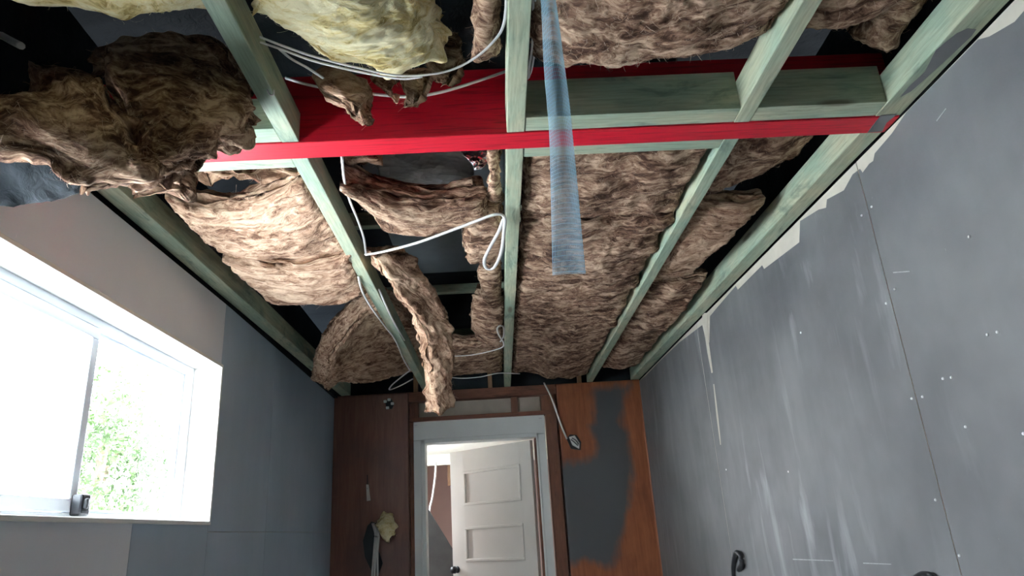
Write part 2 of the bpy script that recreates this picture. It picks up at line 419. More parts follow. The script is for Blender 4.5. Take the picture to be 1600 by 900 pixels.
def wall_patch(name, pts, mat):
    bm = bmesh.new(); a = [bm.verts.new((xr(p[1]) - 0.0012, p[1], p[2])) for p in pts]; b_ = [bm.verts.new((xr(p[1]) + 0.001, p[1], p[2])) for p in pts]
    bm.faces.new(a); bm.faces.new(b_[::-1])
    for i in range(len(a)): bm.faces.new((a[i], a[(i + 1) % len(a)], b_[(i + 1) % len(a)], b_[i]))
    return bm_obj(name, bm, mat, wr)
wall_patch('filler_streak', [(1.157, 3.599, 2.416), (1.157, 3.503, 2.386), (1.157, 3.552, 2.318), (1.157, 3.562, 2.256), (1.157, 3.57, 2.153), (1.157, 3.575, 2.077), (1.157, 3.598, 2.079), (1.157, 3.61, 2.191), (1.157, 3.607, 2.287)], M['cream'])
wall_patch('filler_streak', [(1.157, 3.595, 2.019), (1.157, 3.584, 2.017), (1.157, 3.602, 1.835), (1.157, 3.626, 1.706), (1.157, 3.636, 1.707), (1.157, 3.625, 1.855)], M['cream'])
M['scuff'] = simple('pale_scuff', (0.42, 0.42, 0.42), 0.7, 0, 0.2, 60)
for q_ in ([(1.19, 1.543, 2.299), (1.19, 1.5, 2.308), (1.19, 1.499, 2.306), (1.19, 1.542, 2.296)], [(1.19, 1.879, 2.001), (1.19, 1.806, 1.977), (1.19, 1.807, 1.974), (1.19, 1.88, 1.998)],
           [(1.17, 2.975, 1.176), (1.17, 2.628, 1.182), (1.17, 2.629, 1.18), (1.17, 2.977, 1.172)], [(1.18, 2.416, 1.183), (1.18, 2.249, 1.186), (1.18, 2.25, 1.184), (1.18, 2.417, 1.18)]):
    wall_patch('scratch', q_, M['scuff'])
sm = None
for p in ((1.185, 1.901, 2.225), (1.185, 1.961, 2.224), (1.185, 1.892, 1.952), (1.185, 1.95, 1.927), (1.19, 1.552, 1.97), (1.19, 1.555, 1.725), (1.185, 1.755, 1.659), (1.185, 1.789, 1.663),
          (1.19, 1.588, 1.728), (1.19, 1.753, 1.531), (1.185, 1.943, 1.638), (1.185, 1.893, 1.634), (1.185, 1.951, 1.361), (1.19, 1.91, 1.22), (1.175, 2.519, 1.997), (1.15, 3.605, 1.579), (1.17, 2.864, 1.509), (1.19, 1.569, 1.489)):
    if sm is None:
        bm = bmesh.new(); bmesh.ops.create_cone(bm, cap_ends=True, segments=8, radius1=0.0045, radius2=0.0035, depth=0.003)
        bmesh.ops.rotate(bm, verts=bm.verts, matrix=Matrix.Rotation(math.radians(-90), 3, 'Y'))
        sm = bpy.data.meshes.new('screw_head'); bm.to_mesh(sm); bm.free(); sm.materials.append(M['screw'])
    o = bpy.data.objects.new('screw_head', sm); C.objects.link(o); o.parent = wr
    o.location = Vector((xr(p[1]) - 0.001, p[1], p[2])) - wr.location

# left wall: pale sheets round the window, grey sheets beyond with window glare put into their colour
wl = empty('wall_left', (-1.2, 0, 0), kind='structure')
WY0, WY1, WZ0, WZ1 = 1.12, 2.958, 1.443, 2.105
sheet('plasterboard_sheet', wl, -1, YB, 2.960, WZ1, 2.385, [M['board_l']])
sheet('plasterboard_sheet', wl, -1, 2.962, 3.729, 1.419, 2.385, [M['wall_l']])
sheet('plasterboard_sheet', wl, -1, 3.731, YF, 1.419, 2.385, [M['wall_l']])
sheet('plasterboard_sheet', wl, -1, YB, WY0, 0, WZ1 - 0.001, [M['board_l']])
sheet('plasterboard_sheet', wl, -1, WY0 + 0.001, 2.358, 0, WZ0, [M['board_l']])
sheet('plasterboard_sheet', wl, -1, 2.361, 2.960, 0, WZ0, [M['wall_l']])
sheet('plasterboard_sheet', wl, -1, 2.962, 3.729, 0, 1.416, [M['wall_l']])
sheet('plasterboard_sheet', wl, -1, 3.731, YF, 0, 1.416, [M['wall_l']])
bm = bmesh.new()
box_into(bm, (-1.36, YB, 0), (-1.26, WY0, 3.0)); box_into(bm, (-1.36, WY1, 0), (-1.26, YF + 0.09, 3.0))
box_into(bm, (-1.36, WY0, 0), (-1.26, WY1, WZ0)); box_into(bm, (-1.36, WY0, WZ1), (-1.26, WY1, 2.9))
bm_obj('wall_backing', bm, M['cladding'], wl)
box('wall_back', (-1.36, YB - 0.1, 0), (1.32, YB, 2.9), M['wall_r'], bev=0, kind='structure')

# window: lining boards, outer frame, sliding sash with obscure glass, clear pane
wi = empty('window_1', (-1.25, 1.75, 1.77), kind='structure')
XI = -1.178; XO = -1.345
box('lining_board', (XO, WY0, WZ1 - 0.014), (XI, WY1, WZ1), M['reveal'], wi)
box('lining_board', (XO, WY0, WZ0), (XI, WY1, WZ0 + 0.014), M['reveal'], wi)
box('lining_board', (XO, WY1 - 0.014, WZ0 + 0.014), (XI, WY1, WZ1 - 0.014), M['reveal'], wi)
box('lining_board', (XO, WY0, WZ0 + 0.014), (XI, WY0 + 0.014, WZ1 - 0.014), M['reveal'], wi)
a0, a1, b0, b1 = WY0 + 0.014, WY1 - 0.014, WZ0 + 0.014, WZ1 - 0.014
fx0, fx1 = -1.345, -1.297
bm = bmesh.new()
box_into(bm, (fx0, a0, b1 - 0.03), (fx1, a1, b1), 0.002); box_into(bm, (fx0, a0, b0), (fx1, a1, b0 + 0.022), 0.002)
box_into(bm, (fx0, a1 - 0.03, b0 + .02), (fx1, a1, b1 - .03), 0.002); box_into(bm, (fx0, a0, b0 + .02), (fx1, a0 + 0.03, b1 - .03), 0.002)
box_into(bm, (fx0, 2.175, b0 + .02), (fx1 - 0.022, 2.215, b1 - .03), 0.002)
bm_obj('window_frame', bm, M['frame'], wi)
def sash(y0, y1, z0, z1, x0, x1, w_, glass):
    s_ = empty('sash', (x0, y0, z0)); s_.parent = wi; s_.location = Vector((x0, y0, z0)) - wi.location
    bm = bmesh.new()
    box_into(bm, (x0, y0, z0), (x1, y1, z0 + w_), 0.003); box_into(bm, (x0, y0, z1 - w_), (x1, y1, z1), 0.003)
    box_into(bm, (x0, y0, z0 + w_), (x1, y0 + w_, z1 - w_), 0.003); box_into(bm, (x0, y1 - w_, z0 + w_), (x1, y1, z1 - w_), 0.003)
    for nm, b_, mt in (('sash_rail', bm, M['frame']),):
        o = bm_obj(nm, b_, mt); o.parent = s_; o.location = -Vector((x0, y0, z0))
    xm = (x0 + x1) / 2
    o = box('pane', (xm - 0.002, y0 + w_ - .004, z0 + w_ - .004), (xm + 0.002, y1 - w_ + .004, z1 - w_ + .004), glass, bev=0)
    o.parent = s_; o.location = -Vector((x0, y0, z0))
    return s_
sash(a0 + 0.031, 2.215, b0 + 0.024, b1 - 0.032, -1.318, -1.295, 0.038, M['frosted'])
sash(2.19, a1 - 0.031, b0 + 0.024, b1 - 0.032, -1.344, -1.322, 0.012, M['glass'])
bm = bmesh.new(); box_into(bm, (-1.296, 2.185, b0 + 0.012), (-1.262, 2.235, b0 + 0.075), 0.006); box_into(bm, (-1.268, 2.195, b0 + 0.03), (-1.252, 2.21, b0 + 0.062), 0.004)
bm_obj('latch', bm, M['black'], wi)

# far wall: old ply sheets, studs and plates round a white door casing
wf = empty('wall_far', (0, YF, 0), kind='structure')
def pip(x, z, poly):
    """signed distance to polygon, positive inside."""
    n = len(poly); d = np.full(x.shape, 1e9); ins = np.zeros(x.shape, bool)
    for i in range(n):
        ax, az = poly[i]; bx, bz = poly[(i + 1) % n]
        ex, ez = bx - ax, bz - az; t_ = np.clip(((x - ax) * ex + (z - az) * ez) / (ex * ex + ez * ez), 0, 1)
        d = np.minimum(d, np.hypot(x - ax - t_ * ex, z - az - t_ * ez))
        c = ((az > z) != (bz > z)) & (x < (bx - ax) * (z - az) / (bz - az + 1e-12) + ax); ins ^= c
    return np.where(ins, d, -d)
def ply(name, x0, x1, z0, z1, mat, poly):
    nx, nzz = 50, 150
    gx, gz = np.meshgrid(np.linspace(x0, x1, nx), np.linspace(z0, z1, nzz), indexing='ij')
    x = gx.ravel(); z = gz.ravel()
    pa = pip(x, z, poly) if poly else np.full(x.shape, -1.0)
    V = np.stack([x, np.full(x.shape, YF - 0.012), z], 1); N = len(V)
    i, j = np.meshgrid(np.arange(nx - 1), np.arange(nzz - 1), indexing='ij'); i = i.ravel(); j = j.ravel()
    F = np.stack([i * nzz + j, (i + 1) * nzz + j, (i + 1) * nzz + j + 1, i * nzz + j + 1], 1)
    V2 = V.copy(); V2[:, 1] = YF
    F2 = F[:, ::-1] + N
    rim = []
    for a in range(nx - 1):
        for e in (0, nzz - 1): rim.append((a * nzz + e, (a + 1) * nzz + e, (a + 1) * nzz + e + N, a * nzz + e + N))
    for a in range(nzz - 1):
        for e in (0, (nx - 1) * nzz): rim.append((e + a, e + a + 1, e + a + 1 + N, e + a + N))
    me = np_mesh(name, np.vstack([V, V2]), np.vstack([F, F2, np.array(rim)]), {'paint': np.concatenate([pa, pa])})
    return link(name, me, mat, wf)
ply('plywood_sheet', -1.242, -0.672, 0, 2.403, M['ply_l'], None)
PR = [(0.76, 2.36), (0.74, 2.1), (0.70, 2.06), (0.735, 1.95), (0.72, 1.85), (0.64, 1.80), (0.40, 1.80), (0.40, 1.10), (0.60, 1.12), (0.78, 1.06), (0.86, 1.3), (0.93, 1.45), (0.99, 1.7), (1.0, 2.0), (0.93, 2.1), (1.05, 2.36)]
ply('plywood_sheet', 0.470, 1.124, 0, 2.403, M['ply_r'], PR)
Y1 = YF + 0.09
box('top_plate', (-0.668, YF - 0.03, 2.325), (0.465, Y1, 2.40), M['stud_x'], wf)
box('head_plate', (-0.668, YF - 0.012, 2.176), (0.42, Y1, 2.205), M['stud_x'], wf)
for a, b_, z0, z1 in ((-0.668, -0.637, 0, 2.32), (-0.637, -0.60, 2.205, 2.325), (0.115, 0.168, 2.205, 2.325), (0.345, 0.385, 2.205, 2.325), (0.372, 0.456, 0, 2.325)):
    box('stud', (a, YF + (0.01 if a != 0.372 else -0.002), z0), (b_, Y1, z1), M['stud_z'], wf)
box('infill_board', (-0.60, YF + 0.05, 2.205), (0.115, YF + 0.06, 2.325), M['infill'], wf, bev=0.001)
box('infill_board', (0.168, YF + 0.05, 2.205), (0.345, YF + 0.06, 2.325), M['infill'], wf, bev=0.001)
bm = bmesh.new(); box_into(bm, (-1.3, Y1 - 0.02, 0), (-0.668, Y1, 2.40)); box_into(bm, (0.456, Y1 - 0.02, 0), (1.25, Y1, 2.40)); bm_obj('wall_backing', bm, M['hall_wall'], wf)
for x in (-0.42, -0.04, 0.66, -0.62):
    box('cripple_stud', (x - 0.016, YF + 0.01, 2.40), (x + 0.018, YF + 0.05, 2.62), M['stud_y'], wf)
bm = bmesh.new(); box_into(bm, (-1.3, YF + 0.06, 2.40), (1.25, YF + 0.08, 2.9)); bm_obj('dark_gable_lining', bm, M['wrap'], wf)

# door: white casing, frame stops and an open two-panelled leaf
dr = empty('door_1', (-0.13, YF, 0), kind='structure')
AY0, AY1 = YF - 0.035, YF - 0.001
box('head_casing', (-0.634, AY0, 2.028), (0.360, AY1, 2.168), M['white'], dr, bev=0.003)
box('side_casing', (-0.634, AY0, 0), (-0.575, AY1, 2.027), M['white'], dr, bev=0.003)
box('side_casing', (0.300, AY0, 0), (0.358, AY1, 2.027), M['white'], dr, bev=0.003)
box('door_jamb', (-0.578, YF - 0.045, 0), (-0.548, YF + 0.10, 2.03), M['white'], dr, bev=0.003)
box('door_jamb', (0.288, YF - 0.045, 0), (0.303, YF + 0.10, 2.03), M['white'], dr, bev=0.003)
box('door_jamb', (-0.578, YF - 0.045, 2.005), (0.303, YF + 0.10, 2.036), M['white'], dr, bev=0.003)
box('door_stop', (0.2735, YF - 0.02, 0), (0.2875, YF + 0.09, 2.0), M['stud_z'], dr)
for x in (-0.612, 0.335):
    box('nail', (x - 0.014, AY0 - 0.002, 2.140), (x + 0.006, AY0 + 0.001, 2.147), M['metal'], dr, bev=0)
hx, hy = 0.266, YF + 0.085
lf = empty('door_leaf', (hx, hy, 0)); lf.parent = dr; lf.location = Vector((hx, hy, 0)) - dr.location
ang = math.atan2(5.93 - hy, -0.37 - hx); lf.rotation_euler = (0, 0, ang)
W = 0.86; TH = 0.036
def leaf_box(nm, lo, hi, mt, bev=0.002):
    bm = bmesh.new(); box_into(bm, lo, hi, bev); o = bm_obj(nm, bm, mt); o.parent = lf; return o
# local x runs from the hinge to the free edge; the face seen from the room is at +y
PX0, PX1 = 0.115, 0.715
rows = [(1.56, 1.83), (1.14, 1.40), (0.72, 0.98), (0.25, 0.56)]
bm = bmesh.new()
box_into(bm, (0, 0, 0), (PX0, TH, 1.997), 0.002); box_into(bm, (PX1, 0, 0), (W, TH, 1.997), 0.002)
zz = [0.0] + [v for r_ in sorted(rows) for v in r_] + [1.997]
for k in range(0, len(zz), 2): box_into(bm, (PX0 - .001, 0, zz[k]), (PX1 + .001, TH, zz[k + 1]), 0)
o = bm_obj('leaf_frame', bm, M['door']); o.parent = lf
for z0, z1 in rows:
    leaf_box('door_panel', (PX0, 0.010, z0), (PX1, TH - 0.012, z1), M['door'], 0)
    bm = bmesh.new(); q = 0.022
    for lo, hi in (((PX0, TH - 0.014, z0), (PX1, TH + 0.006, z0 + q)), ((PX0, TH - 0.014, z1 - q), (PX1, TH + 0.006, z1)),
                   ((PX0, TH - 0.014, z0 + q), (PX0 + q, TH + 0.006, z1 - q)), ((PX1 - q, TH - 0.014, z0 + q), (PX1, TH + 0.006, z1 - q))):
        box_into(bm, lo, hi, 0.005)
    o = bm_obj('panel_moulding', bm, M['door']); o.parent = lf
bm = bmesh.new()
for z, r0, d in ((0.003, 0.026, 0.006), (0.02, 0.011, 0.03), (0.045, 0.028, 0.026)):
    bmesh.ops.create_cone(bm, cap_ends=True, segments=20, radius1=r0, radius2=r0 * 0.85, depth=d, matrix=Matrix.Translation((0, 0, z)))
bmesh.ops.rotate(bm, verts=bm.verts, matrix=Matrix.Rotation(math.radians(-90), 3, 'X'))
bmesh.ops.translate(bm, verts=bm.verts, vec=(W - 0.05, TH, 1.085))
o = bm_obj('door_knob', bm, M['black'], None, True); o.parent = lf; o['label'] = 'round black door knob'

# the passage seen through the doorway
box('ceiling_hall', (-1.28, Y1, 2.15), (1.2, 7.4, 2.25), M['hall_ceil'], bev=0, kind='structure')
box('trim_hall', (-1.28, 7.4, 2.04), (1.2, 7.46, 2.25), M['hall_ceil'], bev=0.002, kind='structure')
box('ceiling_hall_rear', (-1.36, Y1 + 0.02, 2.6), (1.3, 9.4, 2.65), M['hall_ceil'], bev=0, kind='structure')
bm = bmesh.new(); box_into(bm, (-1.36, 9.3, 0), (1.3, 9.4, 2.6)); box_into(bm, (1.2, Y1, 0), (1.3, 9.3, 2.6))
box_into(bm, (-1.36, Y1, 0), (-1.28, 6.1, 2.6)); box_into(bm, (-1.36, 6.9, 0), (-1.28, 9.3, 2.6)); box_into(bm, (-1.36, 6.1, 0), (-1.28, 6.9, 1.3)); box_into(bm, (-1.36, 6.1, 2.0), (-1.28, 6.9, 2.6))  # unseen side opening added here to light the passage and door leaf
bm_obj('wall_hall', bm, M['hall_wall'])['kind'] = 'structure'
def prism(name, pts, y0, y1, mat, parent=None, **k):
    bm = bmesh.new(); a = [bm.verts.new((p[0], y0, p[2])) for p in pts]; b_ = [bm.verts.new((p[0], y1, p[2])) for p in pts]
    bm.faces.new(a); bm.faces.new(b_[::-1])
    for i in range(len(a)): bm.faces.new((a[i], a[(i + 1) % len(a)], b_[(i + 1) % len(a)], b_[i]))
    return setp(bm_obj(name, bm, mat, parent), **k)
prism('sloping_lining', [(-0.714, 6.3, 1.7), (-0.39, 6.3, 1.157), (0.3, 6.3, 0.55), (0.3, 6.3, 0.0), (-0.9, 6.3, 0.0), (-0.9, 6.3, 1.95)], 6.28, 6.32, M['slope'],
      label='dark grey sloping board rising behind the doorway, left of the open door', cat='board')
box('hall_post', (-0.44, 7.5, 0.0), (-0.415, 7.56, 2.55), M['stud_z'], label='thin reddish brown upright post behind the edge of the open door', cat='post')
box('timber_stub', (-0.58, 7.9, 1.86), (-0.53, 7.95, 2.55), M['stud_y'], label='short tan timber hanging from the passage ceiling beyond the doorway', cat='timber')
tube_obj('hall_cable', [[(-0.625, 7, 2.033), (-0.635, 7, 1.893), (-0.663, 7, 1.713), (-0.697, 7, 1.567), (-0.714, 7, 1.335)]], 0.010, M['cable'], label='grey cable hanging down the pale pink wall beyond the doorway', cat='cable')

# roof over everything: dark wrap on purlins
rf = empty('ceiling_roof', (0, 2, 2.9), kind='structure')
def slope_z(y): return 2.97 - 0.045 * y
n1 = 40
me = np_mesh('roof_wrap', np.array([(x, y, slope_z(y) + dz) for dz in (0, .03) for x in (-1.9, 1.9) for y in (-2.6, 5.8)]),
             np.array([(0, 1, 3, 2), (4, 6, 7, 5), (0, 4, 5, 1), (2, 3, 7, 6), (0, 2, 6, 4), (1, 5, 7, 3)]))
link('roof_wrap', me, M['wrap'], rf)
M['wrap_lit'] = simple('roof_wrap_lit_tone', (0.17, 0.20, 0.215), 0.5, 0, 0.25, 4)  # roof wrap lightened to grey, standing in for light in the open bay
box('lit_wrap_patch', (-0.50, 2.2, 2.80), (0.10, 3.9, 2.806), M['wrap_lit'], rf, bev=0)
for y in (-1.2, 0.5, 1.35, 2.15, 3.0, 3.95, 4.8):
    dz_ = 0.075 if y != 3.95 else 0.055
    box('purlin', (-1.25, y, slope_z(y) - dz_), (1.2, y + 0.045, slope_z(y) - 0.004), M['pine_x'], rf)

# ground outside
box('ground', (-40, -30, -0.35), (-1.37, 40, -0.25), M['paving'], bev=0, kind='structure')

box('void_shade_sheet', (-1.259, YB, 2.39), (-1.215, YF + 0.05, 3.05), M['wrap'], rf, bev=0)  # dark sheets added over the wall tops, standing in for roof void shade
box('void_shade_sheet', (1.199, YB, 2.41), (1.2149, YF + 0.05, 3.05), M['wrap'], rf, bev=0)
box('void_shade_sheet', (-1.2, YB + 0.001, 2.41), (1.199, YB + 0.02, 3.05), M['wrap'], rf, bev=0)
# ------------------------------------------------------------------ ceiling timbers
JG = 'green treated ceiling joists'
def joist(x0, x1, y0, y1, label, skew=0.0):
    bm = bmesh.new()
    box_into(bm, (x0, y0, 2.40), (x1, y1, 2.492), 0.0025)
    for v in bm.verts: v.co.x += skew * (v.co.y - y0) / (y1 - y0)
    return setp(bm_obj('ceiling_joist', bm, M['pine_y']), label, 'joist', JG)
N0 = 0.2
joist(-1.184, -1.112, 1.758, YF - 0.03, 'green joist against the left wall above the window, beyond the red beam')
joist(-1.172, -1.112, 1.58, 1.671, 'near green joist against the left wall behind drooping dark wool')
joist(-0.556, -0.508, N0, 1.671, 'near green joist between the dark drooping wool and the yellow wool')
joist(-0.556, -0.508, 1.758, YF - 0.03, 'green joist left of centre from red beam to far wall, wires alongside')
joist(0.069, 0.119, N0, 1.671, 'near green middle joist beside the hanging blue mesh tape')
joist(0.069, 0.119, 1.758, YF - 0.03, 'green middle joist from red beam to far wall, beside the white cable loop')
joist(0.712, 0.757, N0, 1.671, 'green joist top right with a knot, near side of the red beam')
joist(0.712, 0.757, 1.758, YF - 0.03, 'green joist right of centre running from the red beam to the far wall')
joist(1.120, 1.192, N0, 1.671, 'near green joist on top of the right wall, smeared with grey paint')
joist(1.120, 1.186, 1.758, YF - 0.03, 'green joist along the top of the grey right wall, from red beam to far corner', -0.066)

bm = bmesh.new(); box_into(bm, (-1.25, 1.672, 2.398), (1.193, 1.757, 2.618), 0.003)
setp(bm_obj('red_beam', bm, M['red']), 'bright red painted timber beam crossing the whole ceiling', 'beam')
def block(x0, x1, y0, y1, z0, z1, label):
    setp(box('blocking_timber', (x0, y0, z0), (x1, y1, z1), M['pine_x']), label, 'timber', 'green blocks bolted along the red beam')
block(0.120, 0.7115, 1.603, 1.671, 2.402, 2.522, 'green block on the near face of the red beam behind the blue mesh tape')
block(0.7575, 1.1195, 1.603, 1.671, 2.402, 2.522, 'green block on the near face of the red beam, next to the right wall')
block(-1.1115, -0.5565, 1.603, 1.671, 2.402, 2.50, 'green block on the near face of the red beam, half hidden by dark wool')
block(0.120, 0.7115, 1.758, 1.812, 2.402, 2.50, 'green block on the far face of the red beam, right of the middle joist')
block(-1.1115, -0.5565, 1.758, 1.812, 2.402, 2.50, 'green block on the far face of the red beam, over the left brown wool')

# grey paint smeared across joist underside and beam end
def smear(pts, z, th, name, parent_name):
    bm = bmesh.new(); a = [bm.verts.new((p[0], p[1], z)) for p in pts]; b_ = [bm.verts.new((p[0], p[1], z - th)) for p in pts]
    bm.faces.new(a); bm.faces.new(b_[::-1])
    for i in range(len(a)): bm.faces.new((a[i], a[(i + 1) % len(a)], b_[(i + 1) % len(a)], b_[i]))
    par = [o for o in C.objects if o.get('label', '') == parent_name][0]
    return bm_obj(name, bm, M['wall_r'], par)
smear([(1.122, 1.383, 2.4), (1.137, 1.324, 2.4), (1.153, 1.308, 2.4), (1.177, 1.313, 2.4), (1.181, 1.336, 2.4), (1.174, 1.421, 2.4), (1.165, 1.503, 2.4), (1.158, 1.552, 2.4), (1.142, 1.58, 2.4), (1.139, 1.531, 2.4), (1.146, 1.47, 2.4)], 2.4, 0.0008, 'paint_smear', 'near green joist on top of the right wall, smeared with grey paint')
smear([(1.131, 1.662, 2.398), (1.177, 1.659, 2.398), (1.17, 1.704, 2.398), (1.181, 1.749, 2.398), (1.138, 1.752, 2.398)], 2.398, 0.0008, 'paint_smear', 'bright red painted timber beam crossing the whole ceiling')

# ------------------------------------------------------------------ insulation
NB = [0]
def wool(label, rows, t=0.085, back=(0, 0, 1), mat='brown', res=0.0085, amp=1.0, rag=0.02, fluff=900, r=0.035, name='insulation_batt', cat='insulation', fib=(1, 1, 1), lump=1.0):
    NB[0] += 1; sd = NB[0] * 31
    rng = np.random.default_rng(sd)
    P = np.array(rows, float)
    lu = np.linalg.norm(np.diff(P, axis=0), axis=2).sum(0).mean(); lv = np.linalg.norm(np.diff(P, axis=1), axis=2).sum(1).mean()
    nu, nv = max(6, int(lu / res)), max(6, int(lv / res))
    G = catmull(P, nu); G = np.swapaxes(catmull(np.swapaxes(G, 0, 1), nv), 0, 1)
    du = np.gradient(G, axis=0); dv = np.gradient(G, axis=1)
    N = np.cross(du, dv); N /= np.linalg.norm(N, axis=2, keepdims=True) + 1e-9
    sgn = np.sign((N * np.array(back)).sum(2).mean()); N *= sgn
    U = np.linspace(0, lu, nu)[:, None] * np.ones((1, nv)); Vv = np.linspace(0, lv, nv)[None, :] * np.ones((nu, 1))
    e = np.minimum(np.minimum(U, lu - U), np.minimum(Vv, lv - Vv)); r = min(r, t * 0.45)
    q = np.clip(1 - e / r, 0, 1); ins = r * (1 - np.sqrt(np.clip(1 - q * q, 0, 1)))
    bot = G + N * ins[:, :, None]; top = G + N * (t - ins)[:, :, None]
    off = nu * nv; idx = np.arange(off).reshape(nu, nv)
    fr = np.stack([idx[:-1, :-1], idx[1:, :-1], idx[1:, 1:], idx[:-1, 1:]], 2).reshape(-1, 4)
    ring = np.concatenate([idx[0, :-1], idx[:-1, -1], idx[-1, :0:-1], idx[:0:-1, 0]])
    ks = max(3, int((t - 2 * r) / res) + 2)
    B0 = bot.reshape(-1, 3)[ring]; T0 = top.reshape(-1, 3)[ring]
    side = [B0 * (1 - k / ks) + T0 * k / ks for k in range(1, ks)]
    V = np.vstack([bot.reshape(-1, 3), top.reshape(-1, 3)] + side)
    Wc = np.concatenate([ins.ravel(), (t - ins).ravel()] + [np.full(len(ring), r + (t - 2 * r) * k / ks) for k in range(1, ks)])
    UU = np.concatenate([U.ravel(), U.ravel()] + [U.ravel()[ring]] * (ks - 1)); VV = np.concatenate([Vv.ravel(), Vv.ravel()] + [Vv.ravel()[ring]] * (ks - 1))
    if fib == 'u': UU, VV = VV, UU
    fibc = np.stack([UU, VV, Wc], 1) + np.array([sd * 0.37, sd * 0.11, 0])
    rings = [ring] + [2 * off + (k - 1) * len(ring) + np.arange(len(ring)) for k in range(1, ks)] + [ring + off]
    sf = []
    for a, b_ in zip(rings, rings[1:]):
        sf.append(np.stack([a, b_, np.roll(b_, -1), np.roll(a, -1)], 1))
    F = np.vstack([fr, fr[:, ::-1] + off] + sf)
    if sgn > 0: F = F[:, ::-1]
    # outward direction: away from the slab's mid surface, sideways at the rim
    NN = N.reshape(-1, 3); Nside = NN[ring]
    me0 = np_mesh('tmp', V, F); vn = np.zeros(len(V) * 3, np.float32); me0.vertex_normals.foreach_get('vector', vn); vn = vn.reshape(-1, 3).astype(float)
    if (vn[:off] * NN).sum(1).mean() > 0: F = F[:, ::-1]; vn = -vn
    bpy.data.meshes.remove(me0)
    p = fibc
    # ragged outline
    rim = np.clip(1 - np.concatenate([e.ravel(), e.ravel()] + [np.zeros(len(ring))] * (ks - 1)) / 0.05, 0, 1)
    vn_s = vn.copy(); 
    d = lump * 0.010 * fbm(p * np.array([9, 9, 5]), 2, sd) 
    d = d + amp * (0.0055 * noise(p * np.array([30, 15, 60]) + 3.0 * noise(p * 6, sd + 3)[:, None], sd + 5)
                   + 0.0032 * np.abs(noise(p * np.array([75, 42, 120]) + 4.0 * noise(p * 9, sd + 4)[:, None], sd + 6)) + 0.0022 * noise(p * np.array([140, 80, 200]), sd + 7))
    ragv = rag * fbm(p * np.array([16, 16, 40]), 3, sd + 9) * rim
    V = V + vn * d[:, None] + vn_s * ragv[:, None] * 0.6
    jig = np.stack([fbm(p * np.array([14, 14, 30]), 2, sd + 20 + k) for k in range(3)], 1)
    V = V + jig * (rag * 0.35 * rim)[:, None]
    bot_n = vn[:off]
    c0 = V.mean(0)
    me = np_mesh(name, V - c0, F, {'fib': fibc})
    o = link(name, me, M[mat], None, True); o.location = c0; setp(o, label, cat, 'loose ceiling insulation')
    fluff = int(fluff * 0.4)
    # loose fibres standing on the visible faces
    if fluff:
        sid = np.arange(len(V)); w_ = np.ones(len(V)); w_[off:2 * off] = 0.03; w_[:off] *= 0.7; w_[2 * off:] = 2.0
        pick = rng.choice(sid, fluff, p=w_ / w_.sum()); nrm = vn[pick]
        dirn = rng.normal(size=(fluff, 3)); dirn -= nrm * (dirn * nrm).sum(1, keepdims=True); dirn /= np.linalg.norm(dirn, axis=1, keepdims=True)
        ln = rng.uniform(0.006, 0.022, fluff); curl = rng.normal(size=(fluff, 3)) * 0.6
        w2 = rng.uniform(0.0002, 0.00045, fluff)[:, None]; side_ = np.cross(dirn, nrm)
        K = 5; pts = []
        for k in range(K):
            s_ = k / (K - 1)
            c = V[pick] + dirn * (ln * s_)[:, None] + curl * (ln * s_ * s_)[:, None] * 0.6 + nrm * (0.0015 + ln * 0.30 * math.sin(s_ * 2.4))[:, None]
            pts += [c - side_ * w2, c + side_ * w2]
        FV = np.stack(pts, 1).reshape(-1, 3); base = (np.arange(fluff) * 2 * K)[:, None]
        FF = np.vstack([base + np.array([2 * k, 2 * k + 1, 2 * k + 3, 2 * k + 2]) for k in range(K - 1)])
        fo = link('loose_fibre', np_mesh('loose_fibre', FV - c0, FF), M['fluff_y' if mat == 'yellow' else 'fluff_b']); fo.parent = o; fo['kind'] = 'stuff'
    return o

def flat(label, x0, x1, y0, y1, z=2.42, sag=0.012, nx=5, ny=5, edge=None, **k):
    rows = []
    for j_ in range(ny):
        row = []
        for i_ in range(nx):
            s_, t_ = i_ / (nx - 1), j_ / (ny - 1)
            y = y0 + (y1 - y0) * t_
            if edge: y = y0 + ((y1 if len(edge) == 0 else np.interp(s_, np.linspace(0, 1, len(edge)), edge)) - y0) * t_
            row.append((x0 + (x1 - x0) * s_, y, z - sag * math.sin(math.pi * s_) * (0.4 + 0.6 * math.sin(math.pi * t_)) + random.uniform(-.008, .008)))
        rows.append(row)
    return wool(label, rows, **k)

